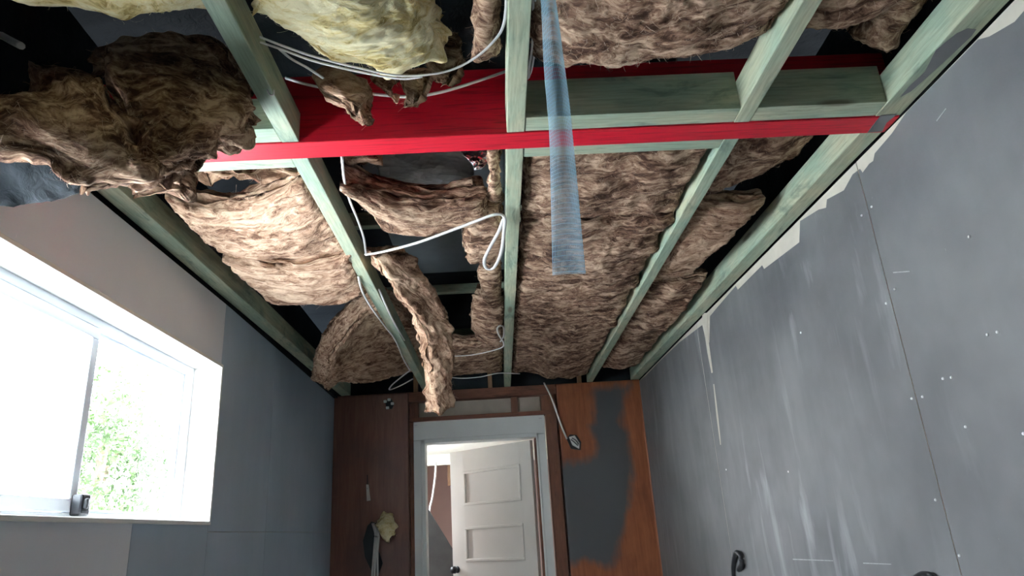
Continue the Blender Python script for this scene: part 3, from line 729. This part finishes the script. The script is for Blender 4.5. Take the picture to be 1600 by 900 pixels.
# left bay beyond the beam
wool('brown wool batt sagging in the left bay just beyond the red beam, dark near end',
     [[(-1.028, 1.979, 2.405), (-0.941, 2.052, 2.4), (-0.814, 2.046, 2.395), (-0.669, 1.979, 2.4), (-0.549, 1.89, 2.405)],
      [(-1.03, 2.151, 2.4), (-0.937, 2.204, 2.39), (-0.806, 2.208, 2.39), (-0.658, 2.152, 2.4), (-0.547, 2.076, 2.405)],
      [(-1.04, 2.357, 2.405), (-0.942, 2.402, 2.39), (-0.801, 2.408, 2.385), (-0.65, 2.376, 2.4), (-0.539, 2.284, 2.405)],
      [(-1.04, 2.524, 2.44), (-0.938, 2.593, 2.435), (-0.798, 2.641, 2.435), (-0.63, 2.591, 2.44), (-0.543, 2.522, 2.44)]], mat='brown_pink', fluff=2200, t=0.085)
wool('pinkish brown wool batt in the left bay, second from the red beam, overlapping the first',
     [[(-1.019, 2.432, 2.375), (-0.899, 2.491, 2.36), (-0.765, 2.537, 2.36), (-0.611, 2.521, 2.375), (-0.524, 2.483, 2.39)],
      [(-1.028, 2.698, 2.39), (-0.907, 2.754, 2.375), (-0.756, 2.793, 2.375), (-0.616, 2.775, 2.39), (-0.548, 2.731, 2.405)],
      [(-1.025, 2.963, 2.4), (-0.941, 3.049, 2.39), (-0.793, 3.049, 2.385), (-0.656, 3.026, 2.395), (-0.568, 2.996, 2.405)]], mat='brown_pink', fluff=1500, t=0.09)
wool('torn tuft of brown wool under the red beam at the left, above the sagging batt',
     [[(-0.934, 1.899, 2.47), (-0.808, 1.908, 2.455), (-0.694, 1.919, 2.46), (-0.564, 1.917, 2.47)],
      [(-0.893, 1.968, 2.47), (-0.783, 1.949, 2.44), (-0.664, 1.954, 2.45), (-0.545, 1.959, 2.47)]], t=0.04, mat='brown_pink', fluff=300, rag=0.05, name='wool_tuft')
wool('brown wool batt drooping near the far left corner, its pale square end hanging down',
     [[(-0.87, 3.62, 2.289), (-0.798, 3.55, 2.355), (-0.714, 3.48, 2.418), (-0.62, 3.437, 2.47), (-0.525, 3.423, 2.52)],
      [(-0.915, 3.76, 2.224), (-0.855, 3.8, 2.299), (-0.771, 3.95, 2.411), (-0.642, 4.089, 2.5), (-0.465, 4.05, 2.52)],
      [(-0.954, 3.9, 2.164), (-0.905, 4.05, 2.24), (-0.8, 4.3, 2.286), (-0.704, 4.959, 2.46), (-0.498, 4.913, 2.5)]], t=0.12, back=(-0.4, -0.4, 1), fluff=1200, r=0.012, lump=0.6, rag=0.012, mat='brown_pink')
# bay between left and middle joist beyond the beam
wool('brown wool batt sagging just beyond the red beam, above the long white cable',
     [[(-0.467, 1.959, 2.42), (-0.358, 2.058, 2.405), (-0.173, 2.125, 2.4), (-0.007, 2.114, 2.405)],
      [(-0.428, 2.118, 2.405), (-0.301, 2.182, 2.39), (-0.148, 2.215, 2.39), (0.005, 2.159, 2.4)],
      [(-0.385, 2.325, 2.41), (-0.27, 2.387, 2.4), (-0.122, 2.334, 2.4), (0.022, 2.25, 2.41)]], t=0.115, fluff=1500)
wool('long strip of brown wool hanging down past the left joist to above the door head',
     [[(-0.438, 2.5, 2.379), (-0.384, 2.54, 2.406), (-0.321, 2.6, 2.433)],
      [(-0.385, 2.72, 2.32), (-0.32, 2.76, 2.351), (-0.25, 2.83, 2.372)],
      [(-0.324, 2.95, 2.261), (-0.262, 2.99, 2.282), (-0.197, 3.06, 2.287)],
      [(-0.294, 3.12, 2.155), (-0.238, 3.16, 2.177), (-0.188, 3.23, 2.183)],
      [(-0.299, 3.27, 2.035), (-0.246, 3.3, 2.045), (-0.204, 3.36, 2.048)],
      [(-0.275, 3.38, 1.898), (-0.24, 3.42, 1.918), (-0.197, 3.46, 1.945)]], t=0.10, back=(-0.8, 0.6, 0), fluff=2600, rag=0.03, r=0.02, mat='brown_pink', fib='u', res=0.006)
wool('brown wool beside the middle joist where the white cable turns into its loop',
     [[(-0.075, 2.23, 2.43), (-0.02, 2.2, 2.42), (0.063, 2.18, 2.43)], [(-0.095, 2.45, 2.42), (-0.01, 2.45, 2.415), (0.063, 2.45, 2.42)],
      [(-0.10, 2.75, 2.425), (-0.02, 2.75, 2.42), (0.063, 2.75, 2.43)]], fluff=500)
wool('narrow brown wool piece left of the middle joist right behind the red beam',
     [[(0.0, 1.80, 2.45), (0.03, 1.8, 2.44), (0.064, 1.80, 2.45)], [(0.005, 2.0, 2.44), (0.03, 2.0, 2.43), (0.064, 2.0, 2.44)], [(-0.01, 2.2, 2.45), (0.03, 2.2, 2.44), (0.064, 2.2, 2.45)]], fluff=300)
wool('lump of brown wool left of the middle joist, below the white cable loop',
     [[(-0.06, 2.80, 2.44), (0.0, 2.8, 2.42), (0.063, 2.8, 2.43)], [(-0.055, 3.1, 2.43), (0.0, 3.1, 2.41), (0.063, 3.1, 2.42)], [(-0.02, 3.3, 2.43), (0.02, 3.3, 2.41), (0.063, 3.28, 2.42)]], fluff=400)
wool('folded brown wool piece left of the middle joist beside the small wire loop',
     [[(-0.10, 3.35, 2.50), (-0.02, 3.3, 2.46), (0.063, 3.3, 2.43)], [(-0.13, 3.7, 2.47), (-0.03, 3.7, 2.43), (0.063, 3.7, 2.42)], [(-0.12, 4.1, 2.47), (-0.02, 4.1, 2.43), (0.063, 4.1, 2.42)]], fluff=500)
flat('brown wool batt between left and middle joists nearest the far wall', -0.42, 0.063, 4.11, 4.95, 2.45, 0.03, fluff=700, res=0.010)
wool('brown wool scrap hanging behind the red beam beside the left joist', [[(-0.458, 1.93, 2.5), (-0.394, 1.917, 2.48), (-0.334, 1.941, 2.5)], [(-0.468, 1.995, 2.5), (-0.399, 1.991, 2.48), (-0.329, 2.008, 2.5)]], t=0.05, rag=0.04, fluff=200, name='wool_tuft', mat='brown_pink')
# bay right of the middle joist beyond the beam
flat('brown wool batt right of the middle joist directly beyond the red beam', 0.124, 0.707, 1.82, 2.32, 2.425, 0.02, fluff=2200)
flat('brown wool batt right of the middle joist, behind the lower end of the mesh tape', 0.124, 0.707, 2.325, 3.46, 2.42, 0.03, ny=7, fluff=3000)
flat('brown wool batt right of the middle joist nearest the far wall', 0.124, 0.707, 3.47, 4.95, 2.425, 0.03, ny=7, edge=[4.98, 4.9, 5.15, 5.2, 5.1], fluff=2000, res=0.010)
# right bay beyond the beam
wool('dark brown wool rising towards the right wall just beyond the red beam',
     [[(0.765, 1.80, 2.46), (0.87, 1.8, 2.47), (1.0, 1.8, 2.50), (1.11, 1.8, 2.52)], [(0.765, 1.98, 2.44), (0.87, 1.97, 2.45), (1.0, 1.95, 2.48), (1.10, 1.93, 2.51)],
      [(0.765, 2.2, 2.42), (0.87, 2.18, 2.44), (0.98, 2.12, 2.47), (1.08, 2.05, 2.50)]], fluff=900)
wool('brown wool batt in the right bay with a pale lit corner beside a dark gap',
     [[(0.765, 2.27, 2.435), (0.85, 2.275, 2.425), (0.95, 2.28, 2.42), (1.045, 2.29, 2.425)], [(0.765, 2.5, 2.42), (0.84, 2.5, 2.41), (0.93, 2.52, 2.41), (1.01, 2.52, 2.42)],
      [(0.765, 2.9, 2.42), (0.83, 2.9, 2.415), (0.91, 2.9, 2.42), (0.97, 2.9, 2.43)], [(0.765, 3.1, 2.44), (0.83, 3.1, 2.44), (0.91, 3.1, 2.44), (0.98, 3.1, 2.46)]], fluff=1400, mat='brown_pink')
flat('brown wool batt in the right bay running to the far corner', 0.765, 1.055, 3.11, 4.95, 2.43, 0.02, ny=8, fluff=1800, res=0.010)
# near side of the beam
flat('large brown wool batt at the top of the photo behind the blue mesh tape', 0.125, 0.705, 0.75, 1.42, 2.43, 0.035, ny=6, edge=[1.40, 1.44, 1.45, 1.42, 1.36], fluff=5500, res=0.006, t=0.09, lump=1.2)
flat('brown wool batt at the top right between the knotty joist and the right wall joist', 0.763, 1.06, 0.75, 1.3, 2.45, 0.02, edge=[1.37, 1.36, 1.34, 1.30, 1.20], fluff=1300, res=0.007)
wool('dark wool strip tucked up against the right wall joist, top right', [[(0.97, 1.1, 2.50), (1.04, 1.1, 2.49), (1.115, 1.1, 2.48)], [(0.97, 1.3, 2.51), (1.04, 1.3, 2.50), (1.115, 1.3, 2.49)], [(0.98, 1.5, 2.52), (1.04, 1.52, 2.51), (1.115, 1.55, 2.50)]], fluff=500)
wool('narrow brown wool batt left of the middle joist at the top of the photo', [[(-0.02, 0.8, 2.43), (0.02, 0.8, 2.42), (0.066, 0.8, 2.43)], [(-0.02, 1.1, 2.43), (0.02, 1.1, 2.415), (0.066, 1.1, 2.43)], [(-0.02, 1.40, 2.43), (0.02, 1.40, 2.42), (0.066, 1.40, 2.43)]], fluff=900, res=0.006)
wool('bright yellow wool batt bulging down over the slung white cables',
     [[(-0.49, 0.8, 2.43), (-0.40, 0.8, 2.41), (-0.30, 0.8, 2.42), (-0.22, 0.8, 2.44), (-0.16, 0.8, 2.48)],
      [(-0.49, 1.0, 2.43), (-0.39, 1.0, 2.40), (-0.29, 1.0, 2.40), (-0.20, 1.0, 2.42), (-0.14, 1.0, 2.47)],
      [(-0.48, 1.18, 2.43), (-0.37, 1.19, 2.40), (-0.26, 1.18, 2.39), (-0.16, 1.17, 2.41), (-0.10, 1.16, 2.46)],
      [(-0.44, 1.28, 2.44), (-0.34, 1.31, 2.41), (-0.24, 1.32, 2.395), (-0.13, 1.29, 2.41), (-0.08, 1.25, 2.46)],
      [(-0.40, 1.32, 2.46), (-0.31, 1.37, 2.43), (-0.22, 1.40, 2.415), (-0.12, 1.39, 2.42), (-0.06, 1.33, 2.46)]], mat='yellow', t=0.11, fluff=3000, res=0.006, lump=1.9, rag=0.06, amp=1.3)
wool('pinkish tuft of wool hanging below the yellow batt in front of the red beam', [[(-0.459, 1.56, 2.543), (-0.38, 1.56, 2.556), (-0.304, 1.56, 2.531)], [(-0.427, 1.55, 2.485), (-0.369, 1.55, 2.474), (-0.293, 1.55, 2.465)], [(-0.362, 1.55, 2.442), (-0.338, 1.55, 2.437), (-0.305, 1.55, 2.427)], [(-0.321, 1.55, 2.405), (-0.311, 1.55, 2.396), (-0.299, 1.55, 2.392)]],
     t=0.04, back=(0, 1, 0), mat='brown_pink', rag=0.03, fluff=500, res=0.005, name='wool_tuft', r=0.02)
wool('small torn wool scrap between the pinkish tuft and the grey brown tuft', [[(-0.292, 1.57, 2.538), (-0.254, 1.57, 2.532), (-0.22, 1.57, 2.522)], [(-0.26, 1.56, 2.492), (-0.246, 1.56, 2.483), (-0.232, 1.56, 2.479)], [(-0.232, 1.56, 2.451), (-0.229, 1.56, 2.446), (-0.224, 1.56, 2.444)]],
     t=0.02, back=(0, 1, 0), mat='brown_pink', rag=0.02, fluff=150, res=0.004, name='wool_tuft', r=0.01)
wool('grey brown wool tuft at the tip of the yellow batt before the red beam', [[(-0.208, 1.56, 2.543), (-0.17, 1.56, 2.537), (-0.132, 1.56, 2.531)], [(-0.2, 1.55, 2.486), (-0.173, 1.55, 2.469), (-0.153, 1.55, 2.468)], [(-0.19, 1.55, 2.434), (-0.184, 1.55, 2.429), (-0.177, 1.55, 2.425)]],
     t=0.03, back=(0, 1, 0), mat='brown', rag=0.03, fluff=300, res=0.005, name='wool_tuft', r=0.015)
wool('dark brown wool scrap right of the yellow batt against the red beam', [[(-0.172, 1.6, 2.742), (-0.118, 1.6, 2.717), (-0.06, 1.6, 2.71)], [(-0.161, 1.57, 2.629), (-0.1, 1.57, 2.615), (-0.04, 1.57, 2.601)], [(-0.136, 1.56, 2.531), (-0.101, 1.56, 2.517), (-0.084, 1.56, 2.508)]],
     t=0.04, back=(0, 1, 0), mat='brown', rag=0.04, fluff=500, res=0.006, name='wool_tuft', r=0.02)
wool('shaded yellow wool batt in the top left corner above the dark drooping wool',
     [[(-1.10, 0.75, 2.47), (-0.9, 0.75, 2.45), (-0.7, 0.75, 2.45), (-0.565, 0.75, 2.46)], [(-1.10, 0.95, 2.47), (-0.9, 0.97, 2.45), (-0.7, 0.97, 2.45), (-0.565, 0.97, 2.46)],
      [(-1.05, 1.13, 2.47), (-0.88, 1.23, 2.46), (-0.72, 1.26, 2.46), (-0.565, 1.24, 2.47)]], mat='yellow', t=0.09, fluff=1200)
wool('big dark roll of brown wool drooping before the left end of the red beam',
     [[(-1.004, 1.5, 2.654), (-0.855, 1.5, 2.657), (-0.702, 1.5, 2.64), (-0.603, 1.5, 2.533)],
      [(-0.916, 1.42, 2.449), (-0.783, 1.4, 2.437), (-0.643, 1.4, 2.412), (-0.544, 1.43, 2.364)],
      [(-0.841, 1.37, 2.252), (-0.716, 1.34, 2.219), (-0.633, 1.35, 2.221), (-0.583, 1.4, 2.251)],
      [(-0.824, 1.38, 2.134), (-0.72, 1.37, 2.127), (-0.67, 1.38, 2.15), (-0.644, 1.41, 2.206)]], t=0.13, back=(0, 1, 0), fluff=1800, res=0.006, lump=2.2, amp=0.7, rag=0.05, r=0.04)
wool('folded dark brown wool flap hanging at the left edge above the window',
     [[(-1.207, 1.33, 2.346), (-1.07, 1.33, 2.364), (-0.959, 1.33, 2.381), (-0.886, 1.33, 2.395)],
      [(-1.143, 1.27, 2.255), (-0.996, 1.27, 2.253), (-0.869, 1.26, 2.247), (-0.767, 1.27, 2.246)],
      [(-1.116, 1.25, 2.199), (-0.943, 1.25, 2.17), (-0.801, 1.24, 2.13), (-0.711, 1.25, 2.143)],
      [(-1.129, 1.27, 2.186), (-0.929, 1.27, 2.133), (-0.829, 1.27, 2.068), (-0.687, 1.28, 2.093)]], t=0.10, back=(0, 1, 0), fluff=1800, res=0.006, lump=1.9, amp=0.7, rag=0.045, r=0.03)
wool('dim brown wool sheet in the dark at the far left edge of the photo', [[(-1.178, 1.5, 2.585), (-1.124, 1.5, 2.575), (-1.056, 1.5, 2.555), (-0.987, 1.5, 2.528)], [(-1.14, 1.47, 2.441), (-1.081, 1.47, 2.428), (-1.017, 1.47, 2.416), (-0.954, 1.47, 2.413)],[(-1.117, 1.45, 2.352), (-1.055, 1.45, 2.34), (-0.991, 1.45, 2.319), (-0.931, 1.45, 2.325)]], t=0.06, back=(0, 1, 0), fluff=300, lump=1.5)

# ------------------------------------------------------------------ foils, plastic
def crumple(name, rows, mat, label, cat, amp=0.01, res=0.012, th=0.0015, sd=3, fr=18):
    P = np.array(rows, float)
    lu = np.linalg.norm(np.diff(P, axis=0), axis=2).sum(0).mean(); lv = np.linalg.norm(np.diff(P, axis=1), axis=2).sum(1).mean()
    nu, nv = max(5, int(lu / res)), max(5, int(lv / res))
    G = catmull(P, nu); G = np.swapaxes(catmull(np.swapaxes(G, 0, 1), nv), 0, 1)
    V = G.reshape(-1, 3); V = V + np.stack([amp * fbm(V * fr, 3, sd + k) for k in range(3)], 1)
    idx = np.arange(nu * nv).reshape(nu, nv); F = np.stack([idx[:-1, :-1], idx[1:, :-1], idx[1:, 1:], idx[:-1, 1:]], 2).reshape(-1, 4)
    c0 = V.mean(0); o = link(name, np_mesh(name, V - c0, F), mat, None, False); o.location = c0
    m = o.modifiers.new('thickness', 'SOLIDIFY'); m.thickness = th
    return setp(o, label, cat)
crumple('plastic_sheet', [[(-1.159, 1.36, 2.279), (-1.084, 1.36, 2.255), (-0.978, 1.36, 2.21), (-0.915, 1.36, 2.165)], [(-1.159, 1.4, 2.203), (-1.101, 1.4, 2.197), (-0.996, 1.4, 2.169), (-0.933, 1.4, 2.151)], [(-1.158, 1.45, 2.131), (-1.123, 1.45, 2.134), (-1.036, 1.45, 2.136), (-0.953, 1.45, 2.148)]],
        M['wrap'], 'dark crumpled plastic sheet under the folded wool at the left edge', 'plastic sheet', 0.018)
crumple('grey_foil_sheet', [[(-0.399, 2.098, 2.62), (-0.233, 2.104, 2.62), (-0.044, 2.103, 2.62)], [(-0.386, 2.215, 2.62), (-0.225, 2.23, 2.62), (-0.042, 2.228, 2.62)], [(-0.399, 2.442, 2.64), (-0.225, 2.46, 2.64), (-0.034, 2.479, 2.64)]],
        M['grey_foil'], 'dull grey foil sheet up in the roof behind the red beam', 'foil', 0.006)
crumple('foil_scrap', [[(-0.069, 2, 2.559), (-0.035, 2, 2.562), (0.012, 2, 2.56)], [(-0.057, 1.98, 2.511), (-0.028, 1.98, 2.507), (0.014, 1.98, 2.509)], [(-0.038, 1.98, 2.469), (-0.024, 1.98, 2.459), (-0.005, 1.98, 2.468)]],
        M['foil'], 'shiny crumpled silver foil scrap behind the red beam near the middle joist', 'foil', 0.012, 0.006, sd=8, fr=40)

# blue mesh joint tape hanging from the middle joist, twisting as it falls
TW = 0.066
top_c = np.array((0.16, 1.2, 2.539)); cs = [np.array(q) for q in ((0.139, 1.07, 2.386), (0.145, 1.1, 2.342), (0.154, 1.17, 2.226), (0.161, 1.22, 2.115), (0.161, 1.25, 1.991), (0.155, 1.25, 1.812))]
ws = [24, 26, 38, 42, 49, 57]
rows = []
for c, wpx in zip(cs, ws):
    hw = TW / 2 * min(1.0, wpx / 57.5)
    rows.append([tuple(c + np.array((s_ * hw, -(1 - s_ * s_) * math.sqrt(max(0, (TW / 2) ** 2 - hw * hw)), 0))) for s_ in (-1, -0.5, 0, 0.5, 1)])
P = np.array(rows, float); nu = 90; G = catmull(P, nu); G = np.swapaxes(catmull(np.swapaxes(G, 0, 1), 9), 0, 1)
V = G.reshape(-1, 3); V[:, 1] += 0.003 * noise(V * 12, 5)
idx = np.arange(nu * 9).reshape(nu, 9); F = np.stack([idx[:-1, :-1], idx[1:, :-1], idx[1:, 1:], idx[:-1, 1:]], 2).reshape(-1, 4)
fc = np.stack([np.repeat(np.linspace(0, 0.75, nu) * 10, 9), np.tile(np.linspace(0, TW, 9), nu) * 3.3, np.zeros(nu * 9)], 1)
o = link('mesh_tape', np_mesh('mesh_tape', V, F, {'fib': fc}), M['tape'], None, True)
m = o.modifiers.new('thickness', 'SOLIDIFY'); m.thickness = 0.0004
setp(o, 'pale blue see-through mesh tape hanging down in front of the red beam', 'tape')

# ------------------------------------------------------------------ cables
def cable(label, paths, r=0.0035, name='cable', flat_=0.6, fd=(0, 0, 1), mat='cable'):
    return tube_obj(name, paths, r, M[mat], seg=8, flat=flat_, flat_dir=fd, per=7, label=label, cat='cable', group=('white cables slung among the ceiling joists' if name == 'cable' and 'door' not in label.split('right of the')[-1] else None))
cable('white twin cable slung under the yellow batt from left to middle joist',
      [[(-0.484, 1.267, 2.42), (-0.437, 1.273, 2.4), (-0.373, 1.302, 2.39), (-0.278, 1.336, 2.38), (-0.186, 1.364, 2.375), (-0.088, 1.365, 2.38), (-0.019, 1.34, 2.39), (0.035, 1.29, 2.4), (0.061, 1.239, 2.41), (0.068, 1.128, 2.42)],
       [(-0.489, 1.284, 2.42), (-0.441, 1.286, 2.4), (-0.378, 1.32, 2.392), (-0.282, 1.352, 2.382), (-0.188, 1.378, 2.377), (-0.135, 1.376, 2.378)]], 0.0035)
cable('lower white cable sagging in front of the red beam below the yellow batt',
      [[(-0.533, 1.6, 2.56), (-0.473, 1.6, 2.536), (-0.382, 1.59, 2.504), (-0.277, 1.585, 2.483), (-0.191, 1.585, 2.472), (-0.105, 1.59, 2.486), (-0.008, 1.6, 2.523), (0.078, 1.62, 2.568)]], 0.0055)
cable('thin grey cable behind the yellow batt near the left joist', [[(-0.48, 1.381, 2.48), (-0.462, 1.42, 2.48), (-0.432, 1.457, 2.48), (-0.403, 1.501, 2.48)]], 0.004)
cable('pair of white cables running up beside the middle joist at the top of the photo',
      [[(0.119, 1.141, 2.43), (0.127, 1.235, 2.43), (0.129, 1.342, 2.43), (0.125, 1.425, 2.43), (0.122, 1.473, 2.43)], [(0.126, 1.151, 2.44), (0.135, 1.247, 2.44), (0.137, 1.355, 2.44), (0.133, 1.439, 2.44), (0.126, 1.482, 2.44)]], 0.0028)
cable('thin white cable along the left joist from the red beam to the thick cable',
      [[(-0.421, 1.806, 2.43), (-0.444, 1.946, 2.43), (-0.457, 2.088, 2.43), (-0.461, 2.238, 2.43), (-0.469, 2.396, 2.43), (-0.485, 2.534, 2.42)]], 0.0045)
cable('thick white cable slung from left to middle joist, ending in a hanging loop',
      [[(-0.48, 2.5, 2.4), (-0.399, 2.441, 2.385), (-0.265, 2.342, 2.37), (-0.14, 2.254, 2.37), (-0.035, 2.185, 2.375), (0.033, 2.151, 2.38), (0.062, 2.18, 2.38), (0.059, 2.272, 2.36), (0.048, 2.403, 2.34), (0.019, 2.502, 2.32), (-0.011, 2.504, 2.32), (-0.016, 2.441, 2.33), (0.008, 2.366, 2.35), (0.041, 2.275, 2.37), (0.06, 2.212, 2.39)],
       ], 0.007)
cable('thin white wire looping along the underside of the left joist',
      [[(-0.551, 2.72, 2.395), (-0.568, 2.891, 2.39), (-0.567, 3.107, 2.385), (-0.558, 3.426, 2.39), (-0.546, 3.75, 2.395), (-0.561, 4.172, 2.395), (-0.562, 4.495, 2.395)],
       [(-0.501, 2.932, 2.41), (-0.503, 3.164, 2.4), (-0.505, 3.47, 2.4), (-0.505, 3.814, 2.41)]], 0.005)
cable('white wire loops dangling at the far end of the left joist', [[(-0.562, 4.561, 2.41), (-0.649, 4.691, 2.39), (-0.732, 4.834, 2.37), (-0.762, 4.938, 2.36), (-0.679, 4.871, 2.37), (-0.578, 4.799, 2.4)]], 0.006)
cable('thin white wire curling beside the middle joist near the far end',
      [[(-0.285, 4.205, 2.4), (-0.144, 4.164, 2.39), (-0.023, 4.094, 2.39), (0.051, 4.016, 2.39), (0.062, 3.877, 2.38), (0.036, 3.633, 2.36), (0.026, 3.505, 2.36), (0.04, 3.448, 2.36), (0.061, 3.522, 2.37), (0.062, 3.724, 2.38), (0.043, 3.844, 2.38)]], 0.0055)
cable('thin white wire crossing above the door in front of the middle joist', [[(-0.36, 4.724, 2.39), (-0.24, 4.796, 2.385), (-0.104, 4.789, 2.385), (0.032, 4.721, 2.39), (0.178, 4.802, 2.395)]], 0.006)
# far wall cables
cable('white cable running down from the ceiling to the switch box right of the door', [[(0.378, 5.26, 2.414), (0.419, 5.24, 2.308), (0.458, 5.25, 2.175), (0.489, 5.26, 2.064), (0.521, 5.27, 1.977)]], 0.010)
bx = empty('switch_box', (0.567, 5.27, 1.95), 'small white opened switch box at the end of the cable right of the door', 'switch box')
bp = bx.location
prism('box_body', [(bp.x - 0.028, 0, bp.z + 0.04), (bp.x + 0.012, 0, bp.z + 0.048), (bp.x + 0.045, 0, bp.z - 0.01), (bp.x + 0.038, 0, bp.z - 0.05), (bp.x - 0.01, 0, bp.z - 0.02)], 5.255, 5.28, M['white'], bx)
prism('dark_cutout', [(bp.x - 0.048, 0, bp.z + 0.03), (bp.x - 0.02, 0, bp.z + 0.062), (bp.x + 0.03, 0, bp.z + 0.055), (bp.x + 0.06, 0, bp.z + 0.0), (bp.x + 0.05, 0, bp.z - 0.06), (bp.x - 0.02, 0, bp.z - 0.045)], 5.281, 5.2872, M['black'], bx)
tube_obj('wire_stub', [[(bp.x - .02, 5.25, bp.z + .02), (bp.x, 5.245, bp.z), (bp.x + .03, 5.25, bp.z - .03)], [(bp.x - .01, 5.25, bp.z + .03), (bp.x + .015, 5.24, bp.z + .01), (bp.x + .035, 5.25, bp.z - .02)]], 0.004, M['black'], bx)
# left ply fittings
hb = empty('wall_cutout', (-0.819, 5.28, 2.321), 'small ragged hole with white plaster bits high on the brown ply left of the door', 'hole')
p_ = hb.location
prism('cutout', [(p_.x - 0.035, 0, p_.z + 0.03), (p_.x + 0.02, 0, p_.z + 0.035), (p_.x + 0.035, 0, p_.z - 0.01), (p_.x + 0.02, 0, p_.z - 0.04), (p_.x - 0.02, 0, p_.z - 0.035)], 5.283, 5.2872, M['black'], hb)
for a_, b_ in ((-0.03, 0.02), (0.0, 0.032), (0.025, 0.0), (-0.012, -0.03)):
    box('plaster_crumb', (p_.x + a_ - 0.012, 5.27, p_.z + b_ - 0.01), (p_.x + a_ + 0.012, 5.284, p_.z + b_ + 0.01), M['reveal'], hb, bev=0.004)
tg = empty('wire_tag', (-0.972, 5.27, 1.683), 'thin wire with a small pale tag hanging on the brown ply left of the door', 'wire')
tube_obj('wire', [[(-0.98, 5.28, 1.802), (-0.978, 5.275, 1.742), (-0.977, 5.27, 1.701)]], 0.003, M['black'], tg)
prism('tag', [(-0.986, 5.27, 1.734), (-0.968, 5.27, 1.732), (-0.953, 5.27, 1.619), (-0.98, 5.27, 1.616)], 5.268, 5.274, M['reveal'], tg)
cb = cable('bundle of white cables hanging from a hole in the brown ply',
      [[(-0.934, 5.25, 1.458), (-0.909, 5.22, 1.382), (-0.919, 5.23, 1.267), (-0.933, 5.24, 1.087)], [(-0.924, 5.25, 1.457), (-0.894, 5.21, 1.377), (-0.904, 5.22, 1.267), (-0.914, 5.23, 1.087)], [(-0.906, 5.25, 1.447), (-0.882, 5.22, 1.368), (-0.891, 5.22, 1.266), (-0.893, 5.24, 1.085)]], 0.007, name='cable_bundle', flat_=1.0)
hh = prism('cable_hole', [(-0.976, 5.28, 1.443), (-0.948, 5.28, 1.472), (-0.902, 5.28, 1.456), (-0.91, 5.28, 1.317), (-0.864, 5.28, 1.186), (-0.891, 5.28, 1.12), (-0.945, 5.28, 1.14), (-0.992, 5.28, 1.236), (-1.007, 5.28, 1.345)], 5.284, 5.2873, M['black'], None,
           label='dark irregular hole in the brown ply behind the cable bundle', cat='hole')
wool('clump of pale yellow wool poking out of the brown ply beside the cable bundle', [[(-0.911, 5.2, 1.482), (-0.84, 5.18, 1.538), (-0.77, 5.2, 1.513)], [(-0.903, 5.18, 1.429), (-0.824, 5.14, 1.442), (-0.758, 5.18, 1.429)], [(-0.842, 5.2, 1.332), (-0.802, 5.17, 1.334), (-0.77, 5.2, 1.361)]],
     t=0.06, back=(0, 1, 0), mat='yellow', fluff=400, res=0.006, name='wool_clump', rag=0.04, lump=1.5, r=0.025)

# black hook things low on the right wall
hk = (1.155, 3.668, 1.155)
tube_obj('cable_tail', [[(1.15, 3.736, 1.054), (1.145, 3.693, 1.125), (1.14, 3.608, 1.182), (1.14, 3.546, 1.172), (1.142, 3.554, 1.131), (1.148, 3.634, 1.104)]], 0.012, M['black'], label='black cable tail curling out low on the grey right wall', cat='cable')
tube_obj('cable_tail', [[(1.18, 2.132, 1.153), (1.175, 2.086, 1.166), (1.17, 2.04, 1.168), (1.18, 2.031, 1.158)]], 0.008, M['black'], label='black cable stub at the bottom edge of the photo on the right wall', cat='cable')
# small fixings on the timbers
ck = empty('cable_clip', (-0.511, 1.433, 2.398), 'small bent metal clip under the joist between dark wool and yellow wool', 'clip'); q = ck.location
tube_obj('clip_wire', [[(q.x - .008, q.y - .006, 2.398), (q.x - .003, q.y + .004, 2.39), (q.x + .006, q.y + .004, 2.39), (q.x + .009, q.y - .004, 2.398)]], 0.0016, M['metal'], ck)
tube_obj('white_cable_end', [[(-1.208, 1.45, 2.612), (-1.154, 1.42, 2.567), (-1.096, 1.38, 2.517)]], 0.009, M['cable'], label='stubby white cable end in the dark top left corner', cat='cable')

# ------------------------------------------------------------------ tree beyond the window
tr = empty('tree', (-5.2, 9.3, -0.25), 'leafy green tree outside, seen through the clear window pane', 'tree')
tube_obj('trunk', [[(-5.2, 9.3, -0.25), (-5.25, 9.35, 1.2), (-5.15, 9.2, 2.4), (-5.3, 9.3, 3.8)], [(-5.2, 9.2, 1.6), (-4.9, 8.8, 2.6), (-4.8, 8.5, 3.4)], [(-5.2, 9.3, 1.2), (-5.4, 9.7, 2.2), (-5.2, 10.0, 3.2)]], 0.05, M['bark'], tr)
NL = 14000
ctr = RNG.normal(size=(60, 3)) * np.array([0.55, 0.8, 0.9]) + np.array([-5.2, 9.1, 2.2])
c = ctr[RNG.integers(0, 60, NL)] + RNG.normal(size=(NL, 3)) * 0.16
a = RNG.normal(size=(NL, 3)); a /= np.linalg.norm(a, axis=1, keepdims=True); b_ = np.cross(a, RNG.normal(size=(NL, 3))); b_ /= np.linalg.norm(b_, axis=1, keepdims=True)
s_ = RNG.uniform(0.025, 0.06, (NL, 1))
LV = np.stack([c - a * s_, c + b_ * s_ * 0.4, c + a * s_, c - b_ * s_ * 0.4], 1).reshape(-1, 3)
o = link('foliage', np_mesh('foliage', LV + np.array([0, 0, 0]), np.arange(NL * 4).reshape(-1, 4)), M['leaf'], tr); o['kind'] = 'stuff'
